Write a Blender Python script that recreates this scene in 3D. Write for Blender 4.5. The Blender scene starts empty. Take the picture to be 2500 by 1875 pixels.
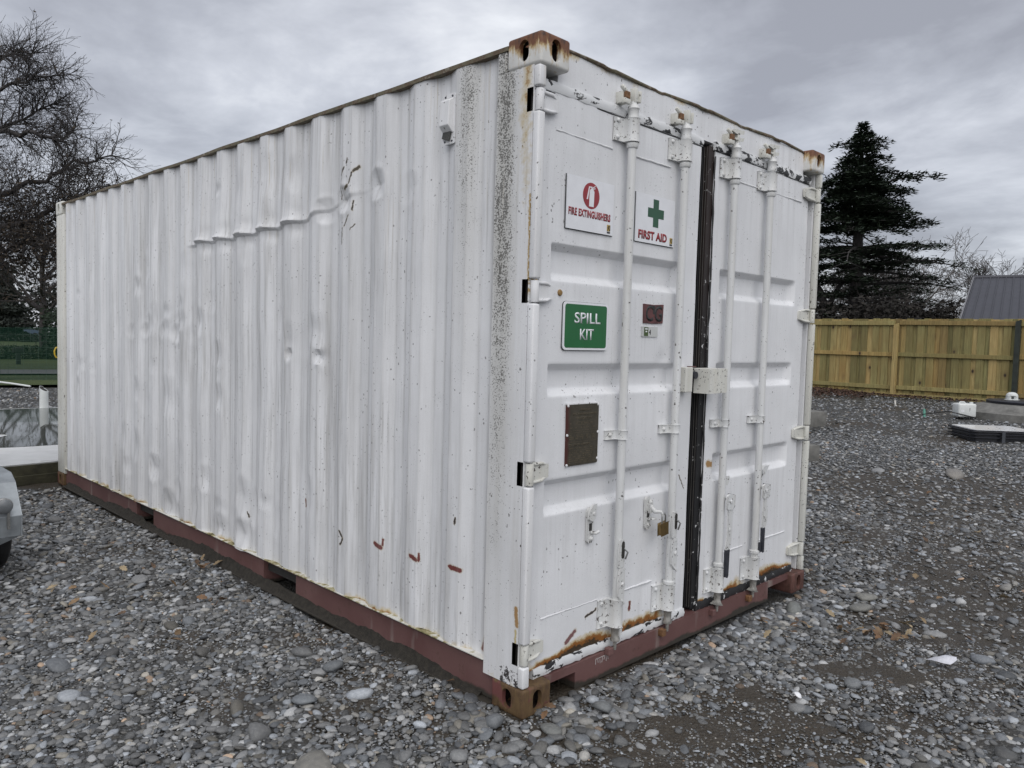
import bpy, bmesh, math, random
import numpy as np
from mathutils import Vector, Matrix, noise as mnoise

random.seed(7)
RNG = np.random.default_rng(11)
sc = bpy.context.scene
COL = sc.collection
rad = math.radians

# ------------------------------------------------------------------ camera
YAW, PITCH, ROLL = 0.786444539, -0.058184732, 0.027013482
f = Vector((math.sin(YAW)*math.cos(PITCH), math.cos(YAW)*math.cos(PITCH), math.sin(PITCH)))
r0 = f.cross(Vector((0, 0, 1))).normalized(); u0 = r0.cross(f)
rr = r0*math.cos(ROLL) + u0*math.sin(ROLL); uu = -r0*math.sin(ROLL) + u0*math.cos(ROLL)
CAM = Vector((-2.100246, -1.991055, 1.462276))
cd = bpy.data.cameras.new('camera'); cam = bpy.data.objects.new('camera', cd); COL.objects.link(cam)
cd.sensor_width = 36; cd.lens = 1893.856/2500*36; cd.clip_start = 0.05; cd.clip_end = 2000
cam.matrix_world = Matrix(((rr.x, uu.x, -f.x, CAM.x), (rr.y, uu.y, -f.y, CAM.y), (rr.z, uu.z, -f.z, CAM.z), (0, 0, 0, 1)))
sc.camera = cam

# ------------------------------------------------------------------ node helper
class NT:
    def __init__(s, tree):
        s.t = tree; s.N = tree.nodes; s.L = tree.links
    def new(s, typ, **kw):
        n = s.N.new(typ)
        for k, v in kw.items(): setattr(n, k, v)
        return n
    def put(s, sock, v):
        if v is None: return
        if isinstance(v, bpy.types.NodeSocket): s.L.new(v, sock)
        else:
            if sock.type == 'RGBA' and len(v) == 3: v = (*v, 1)
            sock.default_value = v
    def math(s, op, a, b=None, c=None, clamp=False):
        n = s.new('ShaderNodeMath', operation=op, use_clamp=clamp)
        s.put(n.inputs[0], a); s.put(n.inputs[1], b); s.put(n.inputs[2], c)
        return n.outputs[0]
    def vmath(s, op, a, b=None):
        n = s.new('ShaderNodeVectorMath', operation=op)
        s.put(n.inputs[0], a); s.put(n.inputs[1], b)
        return n.outputs['Value'] if op in ('LENGTH', 'DOT_PRODUCT', 'DISTANCE') else n.outputs['Vector']
    def scalev(s, co, v):
        n = s.new('ShaderNodeMapping'); s.put(n.inputs['Vector'], co); n.inputs['Scale'].default_value = v
        return n.outputs[0]
    def noise(s, co, scale, detail=4, rough=.55, dist=0, out=0):
        n = s.new('ShaderNodeTexNoise'); s.put(n.inputs['Vector'], co)
        n.inputs['Scale'].default_value = scale; n.inputs['Detail'].default_value = detail
        n.inputs['Roughness'].default_value = rough; n.inputs['Distortion'].default_value = dist
        return n.outputs[out]
    def vor(s, co, scale, feature='F1', out='Distance', rnd=1):
        n = s.new('ShaderNodeTexVoronoi', feature=feature); s.put(n.inputs['Vector'], co)
        n.inputs['Scale'].default_value = scale; n.inputs['Randomness'].default_value = rnd
        return n.outputs[out]
    def rng(s, v, a, b, c=0., d=1., smooth=False):
        n = s.new('ShaderNodeMapRange', interpolation_type='SMOOTHSTEP' if smooth else 'LINEAR')
        s.put(n.inputs[0], v)
        for i, q in enumerate((a, b, c, d)): n.inputs[i+1].default_value = q
        return n.outputs[0]
    def ramp(s, fac, stops, interp='LINEAR'):
        n = s.new('ShaderNodeValToRGB'); n.color_ramp.interpolation = interp
        el = n.color_ramp.elements
        while len(el) < len(stops): el.new(.5)
        for e, (p, c) in zip(el, stops): e.position = p; e.color = (*c, 1)
        s.put(n.inputs[0], fac)
        return n.outputs[0]
    def mix(s, fac, a, b, mode='MIX'):
        n = s.new('ShaderNodeMix', data_type='RGBA', blend_type=mode)
        s.put(n.inputs[0], fac); s.put(n.inputs[6], a); s.put(n.inputs[7], b)
        return n.outputs[2]
    def sep(s, v):
        n = s.new('ShaderNodeSeparateXYZ'); s.put(n.inputs[0], v); return n.outputs
    def comb(s, x, y, z):
        n = s.new('ShaderNodeCombineXYZ')
        for i, v in enumerate((x, y, z)): s.put(n.inputs[i], v)
        return n.outputs[0]
    def co(s, which='Object'):
        return s.new('ShaderNodeTexCoord').outputs[which]
    def attr(s, name, typ='GEOMETRY', out='Fac'):
        n = s.new('ShaderNodeAttribute', attribute_name=name, attribute_type=typ); return n.outputs[out]
    def bump(s, h, strength=.3, dist=.01):
        n = s.new('ShaderNodeBump'); s.put(n.inputs['Height'], h)
        n.inputs['Strength'].default_value = strength; n.inputs['Distance'].default_value = dist
        return n.outputs[0]

def material(name, fn, rough=.5, metal=0., spec=.5):
    m = bpy.data.materials.new(name); m.use_nodes = True
    t = NT(m.node_tree); b = m.node_tree.nodes['Principled BSDF']
    b.inputs['Roughness'].default_value = rough; b.inputs['Metallic'].default_value = metal
    b.inputs['Specular IOR Level'].default_value = spec
    r = fn(t, b)
    if r is not None: t.put(b.inputs['Base Color'], r)
    return m

def plain(name, c, rough=.5, metal=0., var=.25, scale=12, spec=.5, bump=0.):
    def fn(t, b):
        n = t.noise(t.co(), scale, 5, .6)
        if bump: t.put(b.inputs['Normal'], t.bump(t.noise(t.co(), scale*5, 3), bump, .01))
        return t.mix(t.rng(n, .3, .7), tuple(x*(1-var) for x in c), tuple(min(1, x*(1+var)) for x in c))
    return material(name, fn, rough, metal, spec)

# ------------------------------------------------------------------ world, sun, exposure
SUN_DIR = Vector((-.42, -.50, .76)).normalized()     # towards the light
w = bpy.data.worlds.new('World'); sc.world = w; w.use_nodes = True
t = NT(w.node_tree); bg = w.node_tree.nodes['Background']
sky = t.new('ShaderNodeTexSky', sky_type='NISHITA'); sky.sun_disc = False
sky.sun_elevation = math.asin(SUN_DIR.z); sky.sun_rotation = math.atan2(SUN_DIR.x, SUN_DIR.y)
d = t.co('Generated'); X, Y, Z = t.sep(d)
zz = t.math('ADD', t.math('MAXIMUM', Z, 0), .16)
uv = t.comb(t.math('DIVIDE', X, zz), t.math('DIVIDE', Y, zz), 0.)
big = t.noise(t.scalev(uv, (1, 1, 1)), .62, 4, .5, .5)
mid = t.noise(t.scalev(uv, (1.0, .75, 1)), 1.5, 6, .55, .4)
fine = t.noise(uv, 4.5, 5, .6, .3)
c = t.math('ADD', t.math('MULTIPLY', t.math('SUBTRACT', big, .5), .6), t.math('ADD', t.math('MULTIPLY', mid, .86), t.math('ADD', t.math('MULTIPLY', fine, .20), -.045)))
lobes = None
for dv, a, b_, k in (((.575, .752, .322), .955, 1., .115), ((.945, .283, .17), .965, 1., .10), ((.94, .21, .26), .9, 1., -.10), ((.85, .40, .37), .93, 1., -.06), ((.35, .88, .31), .9, 1., -.05)):
    q = t.math('MULTIPLY', t.rng(t.vmath('DOT_PRODUCT', d, Vector(dv).normalized()), a, b_, smooth=True), k)
    lobes = q if lobes is None else t.math('ADD', lobes, q)
c = t.math('ADD', c, lobes)
c = t.math('ADD', c, t.rng(Z, .0, .12, .06, 0.))
cloud = t.ramp(c, ((.32, (1.95, 2.0, 2.24)), (.44, (2.6, 2.69, 2.98)), (.55, (3.45, 3.56, 3.87)), (.70, (5.1, 5.2, 5.4))))
t.put(bg.inputs['Color'], t.mix(.93, sky.outputs[0], cloud)); bg.inputs['Strength'].default_value = .1

sl = bpy.data.lights.new('sun', 'SUN'); sun = bpy.data.objects.new('sun', sl); COL.objects.link(sun)
sl.energy = 1.1; sl.angle = rad(75); sl.color = (1, .975, .94)
sun.rotation_euler = (-SUN_DIR).to_track_quat('-Z', 'Y').to_euler()
vs = sc.view_settings
vs.view_transform = 'Standard'; vs.look = 'None'; vs.exposure = .92; vs.gamma = 1; vs.use_curve_mapping = False

# ------------------------------------------------------------------ mesh helpers
class MB:
    def __init__(s): s.v = []; s.f = []
    def add(s, v, f):
        o = len(s.v); s.v += [tuple(p) for p in v]; s.f += [tuple(i+o for i in q) for q in f]; return s
    def box(s, x0, y0, z0, x1, y1, z1):
        v = [(x, y, z) for z in (z0, z1) for y in (y0, y1) for x in (x0, x1)]
        return s.add(v, [(0, 2, 3, 1), (4, 5, 7, 6), (0, 1, 5, 4), (2, 6, 7, 3), (0, 4, 6, 2), (1, 3, 7, 5)])
    def obox(s, c, size, R):
        h = [q/2 for q in size]; c = Vector(c)
        v = [c + R @ Vector((x*h[0], y*h[1], z*h[2])) for z in (-1, 1) for y in (-1, 1) for x in (-1, 1)]
        return s.add(v, [(0, 2, 3, 1), (4, 5, 7, 6), (0, 1, 5, 4), (2, 6, 7, 3), (0, 4, 6, 2), (1, 3, 7, 5)])
    def tube(s, pts, rs, n=8, caps=True):
        pts = [Vector(p) for p in pts]
        if not hasattr(rs, '__len__'): rs = [rs]*len(pts)
        o = len(s.v); a = None
        for i, p in enumerate(pts):
            d = (pts[min(i+1, len(pts)-1)] - pts[max(i-1, 0)])
            d = d.normalized() if d.length > 1e-9 else Vector((0, 0, 1))
            if a is None: a = d.orthogonal().normalized()
            else:
                a = a - d*a.dot(d); a = a.normalized() if a.length > 1e-6 else d.orthogonal().normalized()
            b = d.cross(a)
            for k in range(n):
                an = 2*math.pi*k/n; s.v.append(tuple(p + (a*math.cos(an) + b*math.sin(an))*rs[i]))
        for i in range(len(pts)-1):
            for k in range(n):
                k2 = (k+1) % n; s.f.append((o+i*n+k, o+i*n+k2, o+(i+1)*n+k2, o+(i+1)*n+k))
        if caps:
            s.f.append(tuple(o+k for k in reversed(range(n)))); s.f.append(tuple(o+(len(pts)-1)*n+k for k in range(n)))
        return s
    def cyl(s, p0, p1, r, r1=None, n=16): return s.tube([p0, p1], [r, r if r1 is None else r1], n)
    def lathe(s, c, prof, n=20, axis='z'):
        pts = []; rs = []
        o = len(s.v)
        for (r, h) in prof:
            for k in range(n):
                a = 2*math.pi*k/n; x, y = r*math.cos(a), r*math.sin(a)
                p = (x, y, h) if axis == 'z' else ((x, -h, y) if axis == 'y' else (h, x, y))
                s.v.append((c[0]+p[0], c[1]+p[1], c[2]+p[2]))
        m = len(prof)
        for i in range(m-1):
            for k in range(n):
                k2 = (k+1) % n; s.f.append((o+i*n+k, o+i*n+k2, o+(i+1)*n+k2, o+(i+1)*n+k))
        s.f.append(tuple(o+k for k in reversed(range(n)))); s.f.append(tuple(o+(m-1)*n+k for k in range(n)))
        return s
    def prism(s, poly, a, b, plane='xz'):
        def P(u, v, h): return {'xz': (u, h, v), 'yz': (h, u, v), 'xy': (u, v, h)}[plane]
        n = len(poly); v = [P(u, q, a) for u, q in poly] + [P(u, q, b) for u, q in poly]
        return s.add(v, [tuple(range(n)), tuple(reversed(range(n, 2*n)))] + [(i, (i+1) % n + 0, n+(i+1) % n, n+i) for i in range(n)])
    def mesh(s, name, mat=None, smooth=None, bevel=0., seg=2, fix=True):
        me = bpy.data.meshes.new(name); me.from_pydata(s.v, [], s.f)
        if fix or bevel:
            bm = bmesh.new(); bm.from_mesh(me)
            if bevel:
                ed = [e for e in bm.edges if len(e.link_faces) == 2 and e.calc_face_angle(0) > rad(35)]
                bmesh.ops.bevel(bm, geom=ed, offset=bevel, segments=seg, affect='EDGES', profile=.5, clamp_overlap=True)
            bmesh.ops.recalc_face_normals(bm, faces=bm.faces)
            bm.to_mesh(me); bm.free()
        if smooth is not None:
            me.shade_smooth()
            if smooth < 179: me.set_sharp_from_angle(angle=rad(smooth))
        if mat: me.materials.append(mat)
        return me
    def build(s, name, mat, parent=None, smooth=None, bevel=0., seg=2, label=None, fix=True):
        return link(name, s.mesh(name, mat, smooth, bevel, seg, fix), parent, label)

def link(name, data, parent=None, label=None):
    o = bpy.data.objects.new(name, data); COL.objects.link(o)
    if parent is not None: o.parent = parent
    if label: o['label'] = label
    return o
def tag(o, label=None, cat=None, group=None, kind=None):
    for k, v in (('label', label), ('category', cat), ('group', group), ('kind', kind)):
        if v: o[k] = v
    return o
def thing(name, label, cat, loc=(0, 0, 0), rotz=0., group=None):
    o = bpy.data.objects.new(name, None); COL.objects.link(o)
    o.location = loc; o.rotation_euler = (0, 0, rotz); o.empty_display_size = .2
    return tag(o, label, cat, group)

def grid_mesh(name, P, mat, attrs=None, smooth=40, closed_skirt=None, flip=False):
    """P: (nu, nv, 3) array -> smooth grid mesh with float point attributes."""
    nu, nv = P.shape[:2]
    idx = np.arange(nu*nv).reshape(nu, nv)
    q = np.stack([idx[:-1, :-1], idx[1:, :-1], idx[1:, 1:], idx[:-1, 1:]], -1).reshape(-1, 4)
    if flip: q = q[:, ::-1]
    V = P.reshape(-1, 3); faces = q.tolist(); nbase = len(V)
    if closed_skirt is not None:
        ring = list(idx[:, 0]) + list(idx[-1, 1:]) + list(idx[-2::-1, -1]) + list(idx[0, -2:0:-1])
        off = V[ring].copy(); ax, val = closed_skirt; off[:, ax] = val
        V = np.concatenate([V, off]); n = len(ring)
        for i in range(n):
            j = (i+1) % n; faces.append((ring[j], ring[i], nbase+i, nbase+j) if not flip else (ring[i], ring[j], nbase+j, nbase+i))
    me = bpy.data.meshes.new(name); me.from_pydata(V.tolist(), [], faces)
    me.shade_smooth(); me.set_sharp_from_angle(angle=rad(smooth))
    for k, a in (attrs or {}).items():
        at = me.attributes.new(k, 'FLOAT', 'POINT'); full = np.zeros(len(V), np.float32); full[:nbase] = a.reshape(-1)
        at.data.foreach_set('value', full)
    me.materials.append(mat)
    return me

def text_mesh(name, body, x0, x1, z0, z1, y, mat, bold=.0, thick=.0006, spacing=1.):
    """lettering in the x-z plane at y, facing -y, fitted to the given box"""
    cu = bpy.data.curves.new(name, 'FONT'); cu.body = body; cu.size = 1; cu.offset = bold; cu.space_character = spacing; cu.resolution_u = 4
    o = bpy.data.objects.new(name, cu); COL.objects.link(o)
    dg = bpy.context.evaluated_depsgraph_get(); me = bpy.data.meshes.new_from_object(o.evaluated_get(dg))
    bpy.data.objects.remove(o); bpy.data.curves.remove(cu)
    n = len(me.vertices); co = np.zeros(n*3); me.vertices.foreach_get('co', co); co = co.reshape(-1, 3)
    lo, hi = co.min(0), co.max(0)
    u = (co[:, 0]-lo[0])/(hi[0]-lo[0]); v = (co[:, 1]-lo[1])/(hi[1]-lo[1])
    new = np.stack([x0+u*(x1-x0), np.full(n, y), z0+v*(z1-z0)], 1)
    me.vertices.foreach_set('co', new.reshape(-1)); me.materials.clear(); me.materials.append(mat); me.update()
    bm = bmesh.new(); bm.from_mesh(me)
    ex = bmesh.ops.extrude_face_region(bm, geom=bm.faces[:])
    bmesh.ops.translate(bm, vec=(0, thick, 0), verts=[g for g in ex['geom'] if isinstance(g, bmesh.types.BMVert)])
    bmesh.ops.recalc_face_normals(bm, faces=bm.faces); bm.to_mesh(me); bm.free()
    me.name = name
    return me

# ------------------------------------------------------------------ ground height shared by everything that stands on it
def gz(x, y):
    x = np.asarray(x, float); y = np.asarray(y, float)
    u = np.clip((x-5.85)/10.5, 0, 1)*np.clip(1-(y-14)/8, 0, 1)*np.clip((y+22)/10, 0, 1)
    return .38*u
def gh(x, y):
    x = np.asarray(x, float); y = np.asarray(y, float)
    near = np.exp(-((x-1)**2+(y-1)**2)/900)
    b = .010*np.sin(1.7*x+.6*y+.5)+.009*np.sin(-1.1*x+2.1*y+1.3)+.005*np.sin(4.3*x+3.1*y)+.004*np.sin(6.1*y-3.7*x+2)
    # worn hollows in front of the doors, gravel banked towards the fence
    b = b-.03*np.exp(-(((x-.35)/.9)**2+((y+.75)/.5)**2)/1.)
    b = b+.05*np.exp(-((x-16.3)/1.2)**2)*np.exp(-((y-6.3)/1.3)**2)
    return gz(x, y)+b*near-.012

def vnoise(x, y, s, seed=0):
    rs = np.random.default_rng(seed); T = rs.random((64, 64))
    X = np.asarray(x)*s; Y = np.asarray(y)*s; xi = np.floor(X).astype(int); yi = np.floor(Y).astype(int)
    fx = X-xi; fy = Y-yi; fx = fx*fx*(3-2*fx); fy = fy*fy*(3-2*fy)
    g = lambda a, b: T[a % 64, b % 64]
    return (g(xi, yi)*(1-fx)+g(xi+1, yi)*fx)*(1-fy)+(g(xi, yi+1)*(1-fx)+g(xi+1, yi+1)*fx)*fy

DIRT = ((1.7, -.85, .5, .7), (2.1, -1.3, .5, .5), (4.6, -.3, 1.2, .7), (6.5, .4, 1.5, .6), (.5, -.95, .4, .45), (-.45, .45, .25, .5), (-.55, 1.6, .3, .45), (.70, -.63, .42, .85), (.30, -.50, .40, .9), (.02, -.40, .30, .7), (2.45, -.80, .55, 1.), (2.95, -.95, .6, .9), (2.7, .05, .5, .5), (-.2, .2, .28, .6), (3.6, -.6, .7, .8), (1.3, -.95, .4, .6), (-.1, 1.3, .3, .45), (1.6, -.35, .4, .35), (-.75, .95, .3, .4), (-.2, .75, .25, .45))
def dirt_mask(x, y):
    m = np.zeros(np.shape(x))
    for a, b, r, k in DIRT: m = np.maximum(m, k*np.exp(-(((x-a)**2+(y-b)**2)/(r*r))**1.5))
    n = vnoise(x, y, 2.2, 3)*.6+vnoise(x, y, 6, 4)*.4
    m2 = np.clip((vnoise(x, y, .8, 9)*.55+vnoise(x, y, 2.1, 10)*.45-.60)*4, 0, .55)
    return np.clip(np.maximum((m*1.25-.1)*(.6+1.0*n), m2), 0, .97)

# ------------------------------------------------------------------ ground materials
def m_ground(t, b):
    co = t.co(); d = t.attr('dirt')
    cell = t.vor(co, 55, out='Color'); ed = t.vor(co, 55, 'F1'); cell2 = t.vor(co, 130, out='Color'); ed2 = t.vor(co, 130, 'F1')
    g = t.ramp(t.sep(cell)[0], ((0, (.022, .022, .021)), (.6, (.058, .059, .058)), (1, (.12, .122, .12))))
    g2 = t.ramp(t.sep(cell2)[0], ((0, (.022, .021, .019)), (.75, (.06, .06, .057)), (1, (.15, .15, .145))))
    g = t.mix(t.rng(ed, .25, .6), g, (.018, .017, .015))
    soil = t.mix(t.noise(co, 9, 6, .7), (.022, .017, .011), (.058, .046, .032))
    soil = t.mix(t.math('MULTIPLY', t.rng(ed2, .42, .3), t.rng(t.noise(co, 14, 3), .52, .6)), soil, g2)
    c = t.mix(t.rng(t.math('ADD', d, t.math('MULTIPLY', t.noise(co, 22, 4), .4)), .35, .65), t.mix(.5, g, g2), soil)
    h = t.math('ADD', t.math('MULTIPLY', t.math('ADD', t.rng(ed, .0, .6, 1, 0), t.math('MULTIPLY', t.noise(co, 16, 5, .65), 1.6)), .6), t.math('ADD', t.math('MULTIPLY', t.rng(ed2, 0, .6, 1, 0), .25), t.noise(co, 40, 5, .7)))
    t.put(b.inputs['Normal'], t.bump(h, .9, .012))
    t.put(b.inputs['Roughness'], t.rng(t.noise(co, 3, 3), .3, .7, .35, .75))
    return c
M_ground = material('wet_gravel_soil', m_ground)

def m_pebble(src):
    def fn(t, b):
        co = t.co()
        if src == 'inst': col = t.attr('col', 'INSTANCER', 'Color')
        else:
            col = t.new('ShaderNodeObjectInfo').outputs['Color']
        n = t.noise(co, 3.5, 6, .65, .6)
        c = t.mix(t.rng(n, .3, .75), t.mix(1, col, (.72, .72, .73), 'MULTIPLY'), t.mix(1, col, (1.22, 1.2, 1.17), 'MULTIPLY'))
        vein = t.math('ABSOLUTE', t.math('SUBTRACT', t.noise(t.scalev(co, (1, 3, 2)), 1.3, 3, .5), .5))
        c = t.mix(t.math('MULTIPLY', t.rng(vein, .006, .0), .35), c, (.42, .42, .4))
        c = t.mix(t.math('MULTIPLY', t.rng(t.noise(co, 25, 3, .7), .62, .75), .5), c, (.03, .03, .03))
        t.put(b.inputs['Normal'], t.bump(t.noise(co, 18, 5, .7), .22, .06))
        t.put(b.inputs['Roughness'], t.rng(n, .3, .7, .30, .55))
        return c
    return fn
M_peb_i = material('river_stone_small', m_pebble('inst'), spec=.4)
M_peb_o = material('river_stone', m_pebble('obj'), spec=.4)

# ------------------------------------------------------------------ ground sheet
def axis_coords(lo, hi, core0, core1, step, grow=1.18):
    a = list(np.arange(core0, core1+1e-6, step)); s = step; x = core1
    while x < hi: s *= grow; x += s; a.append(min(x, hi))
    s = step; x = core0; pre = []
    while x > lo: s *= grow; x -= s; pre.append(max(x, lo))
    return np.array(pre[::-1]+a)
gx = axis_coords(-500, 700, -2.2, 5.2, .045, 1.09); gy = axis_coords(-300, 700, -2.2, 7., .045, 1.09)
GX, GY = np.meshgrid(gx, gy, indexing='ij')
P = np.stack([GX, GY, gh(GX, GY)], -1)
P[..., 2] += np.where((GX > -3) & (GX < 7) & (GY > -3) & (GY < 8), (vnoise(GX, GY, 9, 20)-.5)*.012+(vnoise(GX, GY, 20, 21)-.5)*.006, 0)
o = link('ground', grid_mesh('ground', P, M_ground, {'dirt': dirt_mask(GX, GY)}, 180)); tag(o, kind='structure')

# grass field, path: sheets over the far ground
def m_grass(t, b):
    co = t.co()
    n = t.noise(co, .35, 5, .6); n2 = t.noise(co, 9, 5, .7); n3 = t.noise(co, 60, 3, .7)
    c = t.mix(t.rng(n, .35, .65), (.045, .075, .018), (.09, .115, .03))
    c = t.mix(t.rng(n2, .3, .75), t.mix(1, c, (.6, .65, .6), 'MULTIPLY'), c)
    t.put(b.inputs['Normal'], t.bump(t.math('ADD', n2, n3), .8, .04))
    return c
M_grass = material('winter_grass', m_grass, .8)
M_path = plain('path_grit', (.14, .14, .145), .8, var=.2, scale=30, bump=.3)
def sheet(name, poly, dz, mat, step=3.):
    bm = bmesh.new(); vs_ = [bm.verts.new((x, y, 0)) for x, y in poly]; bm.faces.new(vs_)
    bmesh.ops.triangulate(bm, faces=bm.faces)
    bmesh.ops.subdivide_edges(bm, edges=bm.edges, cuts=6, use_grid_fill=True)
    for v in bm.verts: v.co.z = float(gh(v.co.x, v.co.y))+dz
    bmesh.ops.recalc_face_normals(bm, faces=bm.faces)
    for fc in bm.faces:
        if fc.normal.z < 0: fc.normal_flip()
    me = bpy.data.meshes.new(name); bm.to_mesh(me); bm.free(); me.materials.append(mat); me.shade_smooth()
    return tag(link(name, me), kind='structure')
def ln(x, c0): return c0-.24*x     # lawn edges run at right angles to the long view
sheet('lawn', [(-40, ln(-40, 19.9)), (15.5, ln(15.5, 19.9)), (15.5, 200), (15.5, 300), (-120, 300), (-120, 80)], .06, M_grass)
sheet('path', [(-40, ln(-40, 24.3)), (15.4, ln(15.4, 24.3)), (15.4, ln(15.4, 27.0)), (-40, ln(-40, 27.0))], .10, M_path)
sheet('field', [(19.5, -80), (300, -120), (400, 300), (15.6, 300), (15.6, 30), (19.5, 24)], .03, M_grass)

# ------------------------------------------------------------------ concrete slab with rain water
def m_conc(t, b):
    co = t.co(); n = t.noise(co, 1.3, 6, .6); n2 = t.noise(co, 14, 6, .7)
    c = t.mix(t.rng(n, .35, .65), (.74, .75, .755), (.84, .845, .85))
    c = t.mix(t.math('MULTIPLY', t.rng(t.noise(t.scalev(co, (1, 3, 1)), 1.7, 4, .6, 1.), .58, .66), .5), c, (.20, .20, .195))
    c = t.mix(t.math('MULTIPLY', n2, .15), c, (.34, .34, .33))
    t.put(b.inputs['Roughness'], t.rng(n, .3, .7, .10, .3))
    t.put(b.inputs['Normal'], t.bump(n2, .12, .004))
    return c
M_conc = material('damp_concrete', m_conc, .35)
M_conc2 = plain('weathered_concrete', (.15, .147, .137), .85, var=.35, scale=7, bump=.4)
M_moss = plain('mossy_wet_timber', (.035, .033, .018), .6, var=.5, scale=9, bump=.4)
slab = thing('concrete_slab', 'wet pale concrete slab behind the far end of the container', 'slab', (0, 0, 0))
slab['kind'] = 'structure'; del slab['category']
sp = [(-9, 5.45), (2.9, 6.52), (2.9, 11.7), (-9, 12.6)]
MB().prism(sp, .02, .18, 'xy').build('slab_top', M_conc, slab, bevel=.006)
R_ = Matrix.Rotation(math.atan2(1.07, 11.9), 3, 'Z')
MB().obox((-3.05, 5.962, .125), (11.9, .03, .095), R_).build('edge_board', M_moss, slab, bevel=.003)
MB().obox((-3.05, 5.930, .035), (11.9, .03, .09), R_).build('edge_board', M_moss, slab, bevel=.003)
def m_water(t, b):
    b.inputs['Transmission Weight'].default_value = 0
    b.inputs['IOR'].default_value = 1.33
    t.put(b.inputs['Normal'], t.bump(t.noise(t.co(), 4, 2), .012, .01))
    return (.075, .082, .075)
M_water = material('standing_water', m_water, .03)
pts = []
for x, y in ((-4, 9.3), (-1.6, 8.9), (-.6, 8.65), (-.2, 8.75), (.18, 8.6), (.02, 8.35), (-.30, 8.05), (-.5, 7.7), (-.2, 7.44), (.4, 7.38), (1.1, 7.5), (2.7, 7.6), (2.7, 11.64), (-.5, 11.86), (-4, 12.12)): pts.append((x, y))
for _ in range(3):
    q = []
    for i in range(len(pts)):
        a, b_ = pts[i], pts[(i+1) % len(pts)]; q += [(a[0]*.75+b_[0]*.25, a[1]*.75+b_[1]*.25), (a[0]*.25+b_[0]*.75, a[1]*.25+b_[1]*.75)]
    pts = q
o = MB().prism(pts, .1802, .184, 'xy').build('puddle', M_water); tag(o, kind='structure')

# ------------------------------------------------------------------ paint for the container
def capsule(t, u, v, a, b_, r):
    """1 inside a ragged stroke from a to b in the (u, v) plane, else 0"""
    ax, ay = a; bx, by = b_; L2 = (bx-ax)**2+(by-ay)**2+1e-9
    pu = t.math('SUBTRACT', u, ax); pv = t.math('SUBTRACT', v, ay)
    h = t.math('DIVIDE', t.math('ADD', t.math('MULTIPLY', pu, bx-ax), t.math('MULTIPLY', pv, by-ay)), L2, clamp=True)
    du = t.math('SUBTRACT', pu, t.math('MULTIPLY', h, bx-ax)); dv = t.math('SUBTRACT', pv, t.math('MULTIPLY', h, by-ay))
    dd = t.math('SQRT', t.math('ADD', t.math('MULTIPLY', du, du), t.math('MULTIPLY', dv, dv)))
    return t.rng(dd, r, r*.8)

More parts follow.
